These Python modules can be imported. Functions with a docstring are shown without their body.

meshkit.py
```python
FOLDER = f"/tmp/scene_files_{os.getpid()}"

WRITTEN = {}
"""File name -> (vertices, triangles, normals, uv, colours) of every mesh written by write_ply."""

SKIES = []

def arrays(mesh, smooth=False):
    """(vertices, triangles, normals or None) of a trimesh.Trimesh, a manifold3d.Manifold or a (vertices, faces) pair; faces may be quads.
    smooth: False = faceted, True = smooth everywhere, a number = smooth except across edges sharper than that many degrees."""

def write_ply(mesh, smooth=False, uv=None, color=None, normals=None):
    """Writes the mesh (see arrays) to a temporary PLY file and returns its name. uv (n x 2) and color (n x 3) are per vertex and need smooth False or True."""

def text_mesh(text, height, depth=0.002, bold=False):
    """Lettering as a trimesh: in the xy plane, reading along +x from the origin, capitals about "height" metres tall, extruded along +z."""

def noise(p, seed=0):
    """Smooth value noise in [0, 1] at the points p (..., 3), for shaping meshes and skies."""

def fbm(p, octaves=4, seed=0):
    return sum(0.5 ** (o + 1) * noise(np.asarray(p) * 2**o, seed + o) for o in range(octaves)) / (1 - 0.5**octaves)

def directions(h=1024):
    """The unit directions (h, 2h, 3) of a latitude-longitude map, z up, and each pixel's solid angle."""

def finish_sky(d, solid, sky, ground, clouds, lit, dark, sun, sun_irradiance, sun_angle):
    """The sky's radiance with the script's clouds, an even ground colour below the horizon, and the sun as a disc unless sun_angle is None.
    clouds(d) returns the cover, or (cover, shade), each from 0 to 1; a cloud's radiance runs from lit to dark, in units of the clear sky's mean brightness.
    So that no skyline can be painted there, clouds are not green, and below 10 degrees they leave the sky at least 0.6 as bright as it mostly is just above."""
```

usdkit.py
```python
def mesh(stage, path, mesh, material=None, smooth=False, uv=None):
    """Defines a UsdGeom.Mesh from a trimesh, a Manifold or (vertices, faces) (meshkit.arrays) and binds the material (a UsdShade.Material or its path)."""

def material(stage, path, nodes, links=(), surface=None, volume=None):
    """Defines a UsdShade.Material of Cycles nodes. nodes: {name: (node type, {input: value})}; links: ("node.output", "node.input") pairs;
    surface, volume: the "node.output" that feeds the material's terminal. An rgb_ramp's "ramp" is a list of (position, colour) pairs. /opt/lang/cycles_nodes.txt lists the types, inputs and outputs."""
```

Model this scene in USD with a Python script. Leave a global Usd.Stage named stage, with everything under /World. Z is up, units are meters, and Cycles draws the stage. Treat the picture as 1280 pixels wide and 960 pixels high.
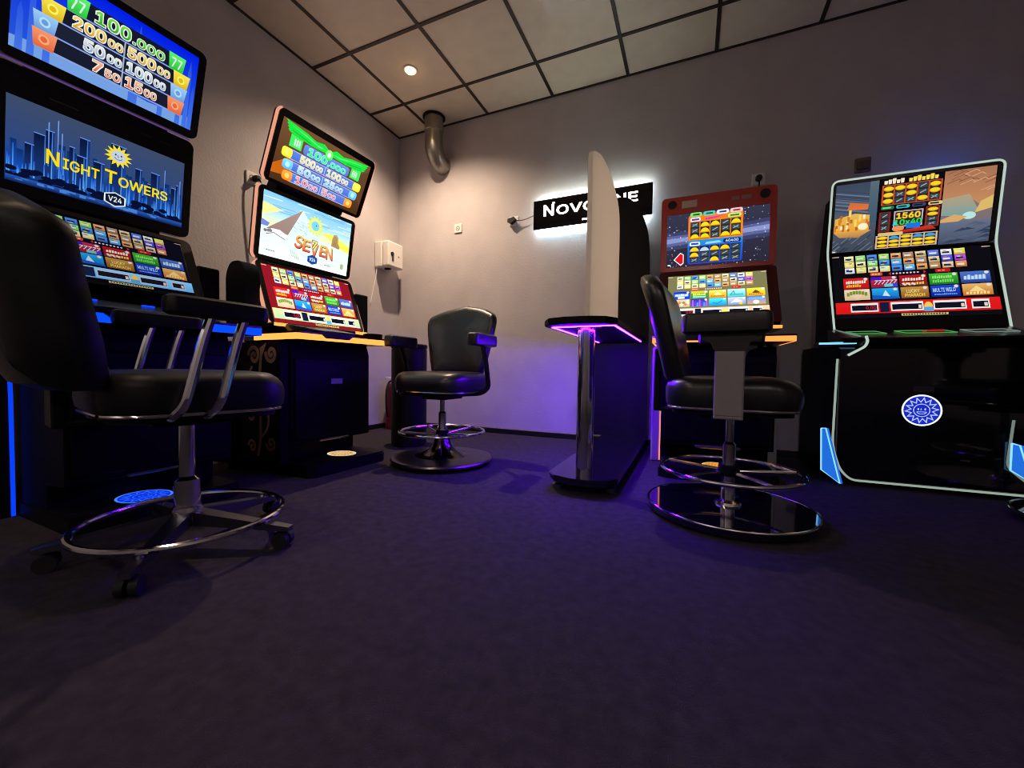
import math, random
import numpy as np, trimesh, manifold3d as m3
from shapely.geometry import Polygon, Point, box as sbox
from shapely import affinity
import usdkit, meshkit
from pxr import Usd, UsdGeom, UsdLux, UsdShade, Gf, Sdf, Vt

rng = random.Random(7)
stage = Usd.Stage.CreateInMemory()
UsdGeom.SetStageUpAxis(stage, 'Z'); UsdGeom.SetStageMetersPerUnit(stage, 1.0)
W = UsdGeom.Xform.Define(stage, '/World'); stage.SetDefaultPrim(W.GetPrim())
A = np.array
# ------------------------------------------------------------------ camera
CAM = A([2.678, -3.2422, 0.5609]); FPX = 505.77
yaw, pitch, roll = -.4165, -.0336, .0133
_f = A([math.sin(yaw)*math.cos(pitch), math.cos(yaw)*math.cos(pitch), math.sin(pitch)])
_r = np.cross(_f, [0, 0, 1]); _r /= np.linalg.norm(_r); _u = np.cross(_r, _f)
_r, _u = _r*math.cos(roll)+_u*math.sin(roll), -_r*math.sin(roll)+_u*math.cos(roll)
cam = UsdGeom.Camera.Define(stage, '/World/camera')
cam.AddTransformOp().Set(Gf.Matrix4d(*_r, 0, *_u, 0, *(-_f), 0, *CAM, 1))
cam.CreateHorizontalApertureAttr(36.0); cam.CreateVerticalApertureAttr(27.0)
cam.CreateFocalLengthAttr(36.0*FPX/1280); cam.CreateClippingRangeAttr(Gf.Vec2f(.02, 60))
cam.CreateExposureAttr(0.0)
# ------------------------------------------------------------------ light strengths
WARM = (1.0, .74, .52)
KEY = 8900.0            # radiance of the recessed downlight by the corner
FILL = 2100.0            # the hall's other recessed downlights
SCREEN = 1.25         # screens
LED_TABLE = 500.0      # violet strip under the standing table
LED = 1.6             # machines' coloured edge strips
HALO = 42.0            # white back light of the wall sign

# ------------------------------------------------------------------ materials
def lin(c):
    c = np.asarray(c, float)/255.0
    return tuple(np.where(c <= .04045, c/12.92, ((c+.055)/1.055)**2.4))
MATS = {}
def mat(name, color=(128, 128, 128), rough=.5, metal=0., spec=.5, coat=0., noise=None, bump=None, emit=None, es=0., ec=None):
    """noise=(scale, amount): slight tone variation; bump=(scale, strength, distance)"""
    if name in MATS: return MATS[name]
    c = lin(color)
    nodes = {'p': ('principled_bsdf', dict(base_color=c, roughness=rough, metallic=metal, specular_ior_level=spec, coat_weight=coat))}
    links = []
    if es:
        nodes['p'][1].update(emission_color=lin(ec or color), emission_strength=es)
    if noise or bump:
        nodes['g'] = ('texture_coordinate', {})
    if noise:
        a = noise[1]
        nodes['n'] = ('noise_texture', dict(scale=noise[0], detail=4.0))
        nodes['r'] = ('rgb_ramp', dict(ramp=[(.3, tuple(x*(1-a) for x in c)), (.7, tuple(min(1, x*(1+a)) for x in c))]))
        links += [('g.object', 'n.vector'), ('n.fac', 'r.fac'), ('r.color', 'p.base_color')]
    if bump:
        nodes['bn'] = ('noise_texture', dict(scale=bump[0], detail=3.0))
        nodes['b'] = ('bump', dict(strength=bump[1], distance=bump[2]))
        links += [('g.object', 'bn.vector'), ('bn.fac', 'b.height'), ('b.normal', 'p.normal')]
    MATS[name] = usdkit.material(stage, '/World/Looks/'+name, nodes, links, surface='p.BSDF')
    return MATS[name]
def emit(name, color, strength):
    if name not in MATS:
        MATS[name] = usdkit.material(stage, '/World/Looks/'+name, {'e': ('emission', dict(color=lin(color), strength=float(strength)))}, [], surface='e.emission')
    return MATS[name]
def picture_mat(name, strength):
    """a lit display: the flat picture's own colours, stored with its shapes, are what it gives off"""
    if name not in MATS:
        MATS[name] = usdkit.material(stage, '/World/Looks/'+name, {'a': ('attribute', dict(attribute='picture')), 'e': ('emission', dict(strength=float(strength)))}, [('a.color', 'e.color')], surface='e.emission')
    return MATS[name]

wall_m = mat('wall_paint', (194, 187, 188), .75, noise=(5, .05), bump=(70, .35, .004))
tile_m = [mat('ceiling_tile_%d' % i, c, .3, noise=(9, .04)) for i, c in enumerate([(220, 206, 184), (215, 201, 180), (222, 208, 187)])]
tbar_m = mat('ceiling_bar_dark', (34, 26, 22), .5)
carpet_m = mat('carpet', (60, 55, 61), .95, spec=.15, noise=(30, .24), bump=(420, .8, .006))
skirt_m = mat('skirting_black', (16, 15, 16), .45)
black_m = mat('black_laminate', (7, 7, 9), .5, spec=.08)
gloss_m = mat('black_gloss', (8, 8, 11), .08, coat=.3)
panelblack_m = mat('black_board', (15, 14, 17), .55, spec=.25)
door_m = mat('black_satin_door', (6, 6, 8), .4, spec=.1)
bezel_m = mat('bezel_black', (7, 7, 9), .22)
dark_m = mat('dark_plastic', (12, 12, 14), .5, spec=.14)
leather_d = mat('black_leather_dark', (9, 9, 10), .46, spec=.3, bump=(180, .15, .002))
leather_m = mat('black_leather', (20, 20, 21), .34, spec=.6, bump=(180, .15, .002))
chrome_m = mat('chrome', (215, 215, 218), .12, metal=1.)
steel_m = mat('brushed_steel', (120, 120, 124), .34, metal=1.)
galv_m = mat('galvanised_duct', (150, 146, 138), .38, metal=.9, noise=(14, .12))
rubber_m = mat('rubber_black', (12, 12, 12), .7)
white_m = mat('white_plastic', (236, 232, 226), .4)
cream_m = mat('cream_panel', (206, 198, 182), .5)
red_m = mat('red_lacquer', (190, 58, 44), .25, coat=.3)
fin_cream = usdkit.material(stage, '/World/Looks/frosted_acrylic', {'t': ('translucent_bsdf', dict(color=lin((250, 246, 238)))), 'p': ('principled_bsdf', dict(base_color=lin((226, 218, 204)), roughness=.4)), 'm': ('mix_closure', dict(fac=.15))},
    [('t.BSDF', 'm.closure1'), ('p.BSDF', 'm.closure2')], surface='m.closure')
gold_m = mat('gold_print', (168, 132, 92), .45, metal=.3)
ext_m = mat('extinguisher_red', (104, 22, 16), .35)
grey_m = mat('grey_label', (120, 120, 135), .5)

# ------------------------------------------------------------------ prim helpers
COUNT = {}
def fresh(parent, name):
    k = (parent, name); n = COUNT.get(k, 0); COUNT[k] = n+1
    return f'{parent}/{name}' + (f'_{n:03d}' if n else '')
def data(prim, **kw):
    for k, v in kw.items():
        if v: prim.SetCustomDataByKey(k, v)
def thing(name, label, category, loc=(0, 0, 0), rotz=0., group=None, kind=None):
    x = UsdGeom.Xform.Define(stage, fresh('/World', name))
    x.AddTranslateOp().Set(Gf.Vec3d(*map(float, loc))); x.AddRotateZOp().Set(float(rotz))
    data(x.GetPrim(), label=label, category=category, group=group, kind=kind)
    return str(x.GetPath())
def part(parent, name, mesh, material, smooth=32, **kw):
    p = fresh(parent, name)
    prim = usdkit.mesh(stage, p, mesh, material, smooth=smooth).GetPrim()
    data(prim, **kw)
    return p
def single(name, mesh, material, label=None, category=None, group=None, kind=None, smooth=32):
    return part('/World', name, mesh, material, smooth, label=label, category=category, group=group, kind=kind)

# ------------------------------------------------------------------ shape helpers
def cat(ms): return trimesh.util.concatenate(list(ms))
def tm(man):
    m = man.to_mesh(); return trimesh.Trimesh(np.array(m.vert_properties[:, :3]), np.array(m.tri_verts), process=False)
def hull(pts): return tm(m3.Manifold.hull_points(np.asarray(pts, float)))
def bx(x0, x1, y0, y1, z0, z1, b=0.):
    x0, x1 = sorted((x0, x1)); y0, y1 = sorted((y0, y1)); z0, z1 = sorted((z0, z1))
    if b <= 0:
        m = trimesh.creation.box((x1-x0, y1-y0, z1-z0)); m.apply_translation(((x0+x1)/2, (y0+y1)/2, (z0+z1)/2)); return m
    b = min(b, (x1-x0)*.45, (y1-y0)*.45, (z1-z0)*.45); P = []
    for X, sx in ((x0, 1), (x1, -1)):
        for Y, sy in ((y0, 1), (y1, -1)):
            for Z, sz in ((z0, 1), (z1, -1)):
                P += [(X, Y+sy*b, Z+sz*b), (X+sx*b, Y, Z+sz*b), (X+sx*b, Y+sy*b, Z)]
    return hull(P)
def frame4(X, Y, Z, O):
    M = np.eye(4); M[:3, 0], M[:3, 1], M[:3, 2], M[:3, 3] = X, Y, Z, O; return M
def extrude(poly, t, M=None, z0=0.):
    """shapely polygon extruded from z0 to z0+t, then placed by M"""
    polys = getattr(poly, 'geoms', [poly])
    m = cat([trimesh.creation.extrude_polygon(g, t, engine='earcut') for g in polys])
    m.apply_translation((0, 0, z0))
    if M is not None: m.apply_transform(M)
    return m
def side_extrude(profile, x0, x1):
    """profile of (d, z) points, d metres out of the wall, extruded along local x"""
    return extrude(Polygon(profile).buffer(0), x1-x0, frame4((0, -1, 0), (0, 0, 1), (-1, 0, 0), (x1, 0, 0)))
def rrect(w, h, r, n=6, cx=0., cy=0.):
    r = min(r, w/2-1e-4, h/2-1e-4); p = []
    for qx, qy, a0 in ((1, 1, 0), (-1, 1, 90), (-1, -1, 180), (1, -1, 270)):
        for a in np.radians(np.linspace(a0, a0+90, n)):
            p.append((cx+qx*(w/2-r)+r*math.cos(a), cy+qy*(h/2-r)+r*math.sin(a)))
    return np.array(p)
def lathe(profile, n=40, c=(0, 0, 0)):
    pr = np.asarray(profile, float); a = np.linspace(0, 2*np.pi, n, endpoint=False)
    v = np.stack([pr[:, None, 0]*np.cos(a), pr[:, None, 0]*np.sin(a), np.repeat(pr[:, 1:2], n, 1)], -1).reshape(-1, 3)+c
    f = []
    for i in range(len(pr)-1):
        for j in range(n):
            k = (j+1) % n; f += [(i*n+j, i*n+k, (i+1)*n+k), (i*n+j, (i+1)*n+k, (i+1)*n+j)]
    m = trimesh.Trimesh(v, f, process=False); m.merge_vertices(); m.update_faces(m.nondegenerate_faces()); return m
def sweep(path, sec, closed=False, up=(0, 0, 1)):
    """section (k,2) carried along a path with a stable frame"""
    P = np.asarray(path, float); n = len(P); sec = np.asarray(sec, float); k = len(sec)
    T = (np.roll(P, -1, 0)-np.roll(P, 1, 0)) if closed else np.gradient(P, axis=0)
    T /= np.linalg.norm(T, axis=1, keepdims=True)
    N = []; u = np.cross(T[0], up)
    if np.linalg.norm(u) < 1e-3: u = np.cross(T[0], (1, 0, 0))
    for t in T:
        u = u-t*(u@t); u = u/np.linalg.norm(u); N.append(u.copy())
    N = np.array(N); B = np.cross(T, N)
    v = (P[:, None]+N[:, None]*sec[None, :, :1]+B[:, None]*sec[None, :, 1:]).reshape(-1, 3); f = []
    for i in range(n if closed else n-1):
        a, b = i*k, ((i+1) % n)*k
        for j in range(k):
            q = (j+1) % k; f += [(a+j, a+q, b+q), (a+j, b+q, b+j)]
    v = list(v)
    if not closed:
        for base, c, flip in ((0, P[0], True), ((n-1)*k, P[-1], False)):
            v.append(c); ci = len(v)-1
            for j in range(k):
                q = (j+1) % k; f.append((ci, base+q, base+j) if flip else (ci, base+j, base+q))
    m = trimesh.Trimesh(np.array(v), f, process=False); m.fix_normals(); return m
def circ(r, k=12): 
    a = np.linspace(0, 2*np.pi, k, endpoint=False); return np.stack([r*np.cos(a), r*np.sin(a)], 1)
def tube(path, r, k=10, closed=False): return sweep(path, circ(r, k), closed)
def bezier(pts, n=20):
    P = np.asarray(pts, float); t = np.linspace(0, 1, n)[:, None]
    if len(P) == 3: return (1-t)**2*P[0]+2*t*(1-t)*P[1]+t*t*P[2]
    return (1-t)**3*P[0]+3*t*(1-t)**2*P[1]+3*t*t*(1-t)*P[2]+t**3*P[3]
def roundpath(pts, r, n=6):
    P = [A(p, float) for p in pts]; out = [P[0]]
    for a, b, c in zip(P, P[1:], P[2:]):
        d1, d2 = a-b, c-b; l = min(r, np.linalg.norm(d1)*.45, np.linalg.norm(d2)*.45)
        out += list(bezier([b+d1/np.linalg.norm(d1)*l, b, b+d2/np.linalg.norm(d2)*l], n))
    return np.array(out+[P[-1]])
def torus(R, r, z, n=56, k=10):
    a = np.linspace(0, 2*np.pi, n, endpoint=False)
    return tube(np.stack([R*np.cos(a), R*np.sin(a), np.full(n, z)], 1), r, k, True)
def pillow(outline, layers, crown=0.):
    """stack of inset copies of a smooth outline: layers of (inset, z); closed by domed caps"""
    o = np.asarray(outline, float); n = len(o)
    t = np.roll(o, -1, 0)-np.roll(o, 1, 0); t /= np.linalg.norm(t, axis=1, keepdims=True)
    nr = np.stack([-t[:, 1], t[:, 0]], 1); c = o.mean(0)
    v = []; f = []
    rings = [(o+nr*i, z) for i, z in layers]
    top, zt = rings[-1]
    for q in (.75, .5, .25): rings.append((c+(top-c)*q, zt+crown*(1-q*q)))
    for ring, z in rings: v += [(*p, z) for p in ring]
    L = len(rings)
    for i in range(L-1):
        for j in range(n):
            k = (j+1) % n; f += [(i*n+j, i*n+k, (i+1)*n+k), (i*n+j, (i+1)*n+k, (i+1)*n+j)]
    v.append((*c, zt+crown)); v.append((*c, layers[0][1])); a, b = len(v)-2, len(v)-1
    for j in range(n):
        k = (j+1) % n; f += [((L-1)*n+j, (L-1)*n+k, a), (k, j, b)]
    return trimesh.Trimesh(np.array(v), f, process=False)
def sector(poly, keep): return poly.intersection(keep)

# ------------------------------------------------------------------ flat pictures of displays
_TXT = {}
def text2d(s, bold=True):
    if (s, bold) not in _TXT:
        m = meshkit.text_mesh(s, 1.0, .01, bold)
        t = m.triangles[m.face_normals[:, 2] > .5][:, :, :2]
        _TXT[(s, bold)] = t
    return _TXT[(s, bold)]
class Art:
    """a picture in units of its own height: x 0..a, y 0..1 from the bottom; later shapes lie on top"""
    def __init__(s, a): s.a, s.t, s.c, s.z, s.n = a, [], [], [], 0
    def tri(s, t, col, col2=None, ax=1):
        t = np.asarray(t, float)
        if not len(t): return
        if col2 is None: c = np.broadcast_to(lin(col), t.shape[:2]+(3,))
        else:
            v = t[..., ax]; lo, hi = v.min(), v.max(); w = ((v-lo)/max(hi-lo, 1e-9))[..., None]
            c = A(lin(col))*(1-w)+A(lin(col2))*w
        s.n += 1; s.t.append(t); s.c.append(c); s.z.append(np.full(t.shape[:2], s.n*2.5e-5))
    def poly(s, p, col, col2=None, ax=1):
        p = Polygon(p).buffer(0) if not hasattr(p, 'geom_type') else p
        p = p.intersection(sbox(0, 0, s.a, 1))
        for g in getattr(p, 'geoms', [p]):
            if g.is_empty or g.geom_type != 'Polygon': continue
            v, f = trimesh.creation.triangulate_polygon(g, engine='earcut'); s.tri(np.asarray(v)[f], col, col2, ax)
    def rect(s, x0, y0, x1, y1, col, col2=None, r=0, ax=1):
        s.poly(rrect(x1-x0, y1-y0, r, 4, (x0+x1)/2, (y0+y1)/2) if r else [(x0, y0), (x1, y0), (x1, y1), (x0, y1)], col, col2, ax)
    def disc(s, x, y, rx, ry, col, col2=None, n=20):
        a = np.linspace(0, 2*np.pi, n, endpoint=False); s.poly(np.stack([x+rx*np.cos(a), y+ry*np.sin(a)], 1), col, col2)
    def half(s, x, y, rx, ry, col):
        a = np.linspace(0, np.pi, 12); s.poly(np.stack([x+rx*np.cos(a), y+ry*np.sin(a)], 1), col)
    def line(s, p, w, col, closed=False):
        from shapely.geometry import LineString, LinearRing
        g = (LinearRing(p) if closed else LineString(p)).buffer(w/2, cap_style=2, join_style=2); s.poly(g, col)
    def text(s, t, x0, y0, x1, h, col, col2=None, bold=True, edge=None, shear=0.):
        """lettering whose capitals stand on y0, h high, set between x0 and x1"""
        T = text2d(t, bold).copy(); lo, hi = T[..., 0].min(), T[..., 0].max()
        T[..., 0] = (T[..., 0]-lo)/(hi-lo)
        def put(k, dx=0., dy=0.):
            q = T.copy(); q[..., 0] = x0+(x1-x0)*q[..., 0]+shear*h*T[..., 1]+dx; q[..., 1] = y0+h*q[..., 1]+dy; return q
        if edge is not None:
            e = h*.07
            for dx, dy in ((-e, -e), (e, -e), (e, e), (-e, e)): s.tri(put(0, dx, dy), edge)
        s.tri(put(0), col, col2)
    def rays(s, x, y, r0, r1, n, col, ax=1., ph=0.):
        p = []
        for i in range(2*n):
            r = r1 if i % 2 == 0 else r0; a = ph+math.pi*i/n; p.append((x+r*math.cos(a)*ax, y+r*math.sin(a)))
        s.poly(p, col)
    def mesh(s, w, h, M):
        t, c, z = np.concatenate(s.t), np.concatenate(s.c), np.concatenate(s.z)
        v = np.concatenate([(t[..., 0:1]/s.a-.5)*w, (t[..., 1:2]-.5)*h, z[..., None]+.0006], -1).reshape(-1, 3)
        v = v@M[:3, :3].T+M[:3, 3]
        return v, np.arange(len(v)).reshape(-1, 3), c.reshape(-1, 3)
def picture(parent, name, art, w, h, M, material, **kw):
    v, f, c = art.mesh(w, h, M)
    # keep every triangle facing out of the panel
    nrm = np.cross(v[f[:, 1]]-v[f[:, 0]], v[f[:, 2]]-v[f[:, 0]])@M[:3, 2]
    f = np.where(nrm[:, None] < 0, f[:, ::-1], f)
    p = fresh(parent, name); m = usdkit.mesh(stage, p, (v, f), material, smooth=False)
    UsdGeom.PrimvarsAPI(m).CreatePrimvar('picture', Sdf.ValueTypeNames.Color3fArray, 'vertex').Set(Vt.Vec3fArray.FromNumpy(np.ascontiguousarray(c, np.float32)))
    data(m.GetPrim(), **kw); return p

def sun_face(g, x, y, r, col, face, ink):
    g.rays(x, y, r*.62, r, 14, col, ph=.2); g.disc(x, y, r*.52, r*.52, face)
    for q in (-1, 1): g.disc(x+q*r*.2, y+r*.1, r*.06, r*.09, ink)
    g.line([(x-r*.06, y+r*.1), (x-r*.04, y-r*.06), (x+r*.05, y-r*.07)], r*.04, ink)
    a = np.radians(np.linspace(205, 335, 9)); g.line(np.stack([x+r*.3*np.cos(a), y-r*.02+r*.28*np.sin(a)], 1), r*.05, ink)
def badge(g, x, y, w, h, edge, fill, ink):
    def hexa(q): return [(x-w*q, y+h*.55*q), (x, y+h*q), (x+w*q, y+h*.55*q), (x+w*q, y-h*.55*q), (x, y-h*q), (x-w*q, y-h*.55*q)]
    g.poly(hexa(1), edge); g.poly(hexa(.86), fill)
    g.text('V24', x-w*.62, y-h*.32, x+w*.62, h*.68, ink)
def bigsmall(g, t, x0, y0, x1, h, c1, c0, edge):
    """a prize figure whose last noughts are set smaller"""
    k = len(t)-{'100.000': 4, '100,000': 4, '20000': 2, '50000': 2, '10000': 2, '5000': 2, '2500': 2, '1000': 2, '1500': 2, '750': 2, '500': 2}[t]
    big, small = t[:k], t[k:]; wb, ws = k*1.25, len(small)*(.95 if '0' in small else 1.)
    xm = x0+(x1-x0)*wb/(wb+ws)
    g.text(big, x0, y0, xm-.012, h, c1, c0, edge=edge); g.text(small, xm+.012, y0, x1, h*.72, c1, c0, edge=edge)
def art_ladder_city():
    g = Art(16/9); a = g.a
    g.rect(0, 0, a, 1, (40, 90, 220), (0, 30, 235))
    g.poly([(0, 0), (a, 0), (a, .16), (a*.7, .1), (a*.3, .18), (0, .12)], (120, 165, 235))
    for x, h in ((.04, .5), (.09, .8), (.16, .62), (.9, .55), (.95, .9), (.985, .6), (.62, .97), (.6, .9), (.78, .82)):
        g.poly([(a*x-.03, 0), (a*x-.022, h*.8), (a*x, h), (a*x+.022, h*.8), (a*x+.03, 0)], (70, 120, 235), (40, 80, 230))
    rows = [(.86, .68, (22, 26, 48), [('100.000', .375, .775, (110, 235, 80), (30, 170, 40))], (40, 200, 60), (.24, .9)),
            (.66, .5, (24, 26, 44), [('20000', .27, .53, (255, 226, 120), (214, 160, 30)), ('50000', .56, .82, (255, 226, 120), (214, 160, 30))], (232, 186, 30), (.13, .94)),
            (.48, .32, (30, 34, 54), [('5000', .33, .53, (235, 244, 255), (120, 165, 220)), ('10000', .56, .80, (235, 244, 255), (120, 165, 220))], (110, 160, 225), (.1, .93)),
            (.3, .14, (26, 28, 48), [('750', .38, .53, (255, 190, 160), (225, 90, 60)), ('1500', .56, .75, (255, 190, 160), (225, 90, 60))], (235, 105, 60), (.1, .92))]
    for y1, y0, bg, txts, chip, (u0, u1) in rows:
        g.rect(a*u0, y0, a*u1, y1, bg); g.rect(a*u0, y0-.02, a*u1, y0-.005, (150, 170, 215))
        for k, q in enumerate((u0, u1-.09)):
            g.poly([(a*q, y0-.015), (a*(q+.09), y0-.015), (a*(q+.105), y1+.01), (a*(q-.01), y1+.01)], chip, tuple(min(255, v+50) for v in chip))
            cy = (y0+y1)/2
            if chip[1] == 200:
                for j in range(2): g.text('7', a*(q+.012)+j*.07, y0+.02, a*(q+.012)+j*.07+.055, .12, (225, 245, 235))
            else: g.disc(a*(q+.045), cy, .045, .05, tuple(min(255, v+70) for v in chip)); g.disc(a*(q+.045), cy, .028, .03, chip)
        for t, x0, x1, c0, c1 in txts:
            bigsmall(g, t, a*x0, y0+.02, a*x1, (y1-y0)*.74, c1, c0, (250, 250, 235))
    g.rect(a*.535, .12, a*.543, .66, (170, 185, 215))
    return g
def art_ladder_wings():
    g = Art(16/9); a = g.a
    g.rect(0, 0, a, 1, (70, 40, 20), (110, 75, 45)); g.poly([(0, .25), (.3, .5), (.34, .15), (0, .1)], (190, 95, 20)); g.poly([(a, .2), (a-.3, .5), (a-.2, .75), (a, .9)], (95, 60, 40))
    G = (25, 215, 60); G2 = (120, 255, 110)
    for q in (-1, 1):
        c = a/2
        g.poly([(c, .86), (c+q*a*.07, .93), (c+q*a*.16, .90), (c+q*a*.26, .945), (c+q*a*.475, .992), (c+q*a*.45, .955), (c+q*a*.462, .94), (c+q*a*.44, .915), (c+q*a*.45, .9), (c+q*a*.43, .875), (c+q*a*.44, .86), (c+q*a*.415, .83), (c+q*a*.2, .79), (c, .80)], G)
        g.poly([(c+q*a*.04, .85), (c+q*a*.14, .86), (c+q*a*.27, .91), (c+q*a*.42, .94), (c+q*a*.25, .885), (c+q*a*.12, .83)], (95, 250, 120)); g.poly([(c+q*a*.2, .83), (c+q*a*.4, .88), (c+q*a*.4, .865), (c+q*a*.22, .81)], (15, 180, 50))
        g.poly([(c+q*a*.28, .62), (c+q*a*.4, .62), (c+q*a*.4, .82), (c+q*a*.28, .8)], (60, 225, 90))
        for j in (0, 1, 2): g.rect(c+q*a*.33-.05+j*.04, .655, c+q*a*.33-.025+j*.04, .77, (205, 255, 215))
    g.rect(a*.24, .6, a*.76, .775, (80, 115, 205), (105, 135, 215), r=.05)
    bigsmall(g, '100,000', a*.29, .625, a*.72, .12, (30, 215, 130), (70, 245, 130), (150, 240, 225))
    g.disc(a/2, .8, .075, .09, (40, 225, 70), (140, 255, 120)); g.disc(a/2, .8, .035, .05, (215, 255, 215))
    def row(y0, y1, u0, u1, chip, l, r, c0, c1):
        g.rect(a*u0, y0, a*u1, y1, (165, 185, 240), r=.05); g.rect(a*u0+.01, y0+.012, a*u1-.01, y1-.012, (72, 105, 205), (90, 125, 215), r=.04)
        g.rect(a*u0, y0, a*(u0+.1), y1, chip, tuple(min(255, v+45) for v in chip), r=.05); g.rect(a*(u1-.1), y0, a*u1, y1, chip, tuple(min(255, v+45) for v in chip), r=.05)
        for q in (u0+.05, u1-.05): g.disc(a*q, (y0+y1)/2, .04, .045, tuple(min(255, v+80) for v in chip))
        g.rect(a*.497, y0, a*.503, y1, (190, 205, 245))
        bigsmall(g, l, a*.235, y0+.03, a*.475, (y1-y0)*.68, c1, c0, (215, 225, 245)); bigsmall(g, r, a*.525, y0+.03, a*(.525+.056*len(r)-.02*(len(r) > 4)), (y1-y0)*.68, c1, c0, (215, 225, 245))
    row(.425, .585, .05, .95, (235, 215, 30), '50000', '10000', (255, 235, 110), (225, 195, 70))
    row(.245, .405, .08, .93, (90, 170, 245), '5000', '2500', (190, 230, 255), (110, 180, 245))
    row(.065, .225, .1, .9, (240, 125, 20), '1000', '500', (255, 150, 130), (235, 75, 60))
    return g
def art_night_city():
    g = Art(16/9); a = g.a; rr = random.Random(3)
    g.rect(0, 0, a, 1, (30, 70, 150), (62, 78, 108)); g.rect(0, 0, a, .45, (10, 40, 120), (38, 78, 150))
    for i in range(46):
        x = rr.uniform(0, a); w = rr.uniform(.02, .07); h = rr.uniform(.3, .62)
        g.rect(x, .12, x+w, h, (20, 90, 200), (16, 48, 110))
        if rr.random() < .6: g.rect(x+w*.4, .14, x+w*.4+.008, h*.9, (120, 190, 255), (40, 100, 210))
    for u, w, h in ((.16, .085, .66), (.2, .05, .74), (.105, .05, .5), (.31, .035, .64), (.375, .065, .8), (.36, .06, .56), (.455, .07, .56), (.565, .11, .88), (.69, .05, .66), (.77, .05, .5), (.8, .07, .68), (.93, .045, .56), (.955, .02, .62)):
        x = a*u; g.rect(x-w/2*1.5, .1, x+w/2*1.5, h, (26, 60, 130), (12, 22, 58)); g.rect(x+w*.35, .1, x+w*.75, h, (30, 85, 180), (26, 50, 110))
        g.line([(x-w*.75, h), (x+w*.75, h)], .012, (95, 150, 235)); g.rect(x+w*.3, .15, x+w*.3+.008, h, (110, 190, 255), (60, 110, 220))
    for u, h in ((.235, .9), (.255, .76), (.19, .84), (.86, .78), (.97, .7)): g.rect(a*u, .3, a*u+.01, h, (70, 120, 210), (120, 165, 235))
    for i in range(60):
        u = rr.random(); g.rect(a*u, .1, a*u+.012, rr.uniform(.16, .34), (90, 180, 255), (30, 80, 210))
    for i in range(70):
        u, y = rr.random(), rr.uniform(.03, .18); g.disc(a*u, y, .05, .03, (8, 16, 50), n=9)
    g.rect(0, 0, a, .07, (18, 32, 80), (40, 90, 180))
    for i in range(30):
        u = rr.random(); g.rect(a*u, rr.uniform(.01, .07), a*u+.06, rr.uniform(.015, .075), (70, 130, 220))
    y, Y = .335, (255, 228, 20)
    g.text('N', a*.18, y, a*.245, .17, Y); g.text('IGHT', a*.262, y, a*.455, .125, Y)
    g.text('T', a*.485, y, a*.555, .17, Y); g.text('OWERS', a*.565, y, a*.885, .125, Y)
    sun_face(g, a*.56, .73, .15, (255, 232, 40), (205, 215, 235), (60, 70, 90))
    badge(g, a*.55, .13, .115, .1, (250, 250, 235), (14, 28, 66), (245, 245, 225))
    return g
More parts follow.
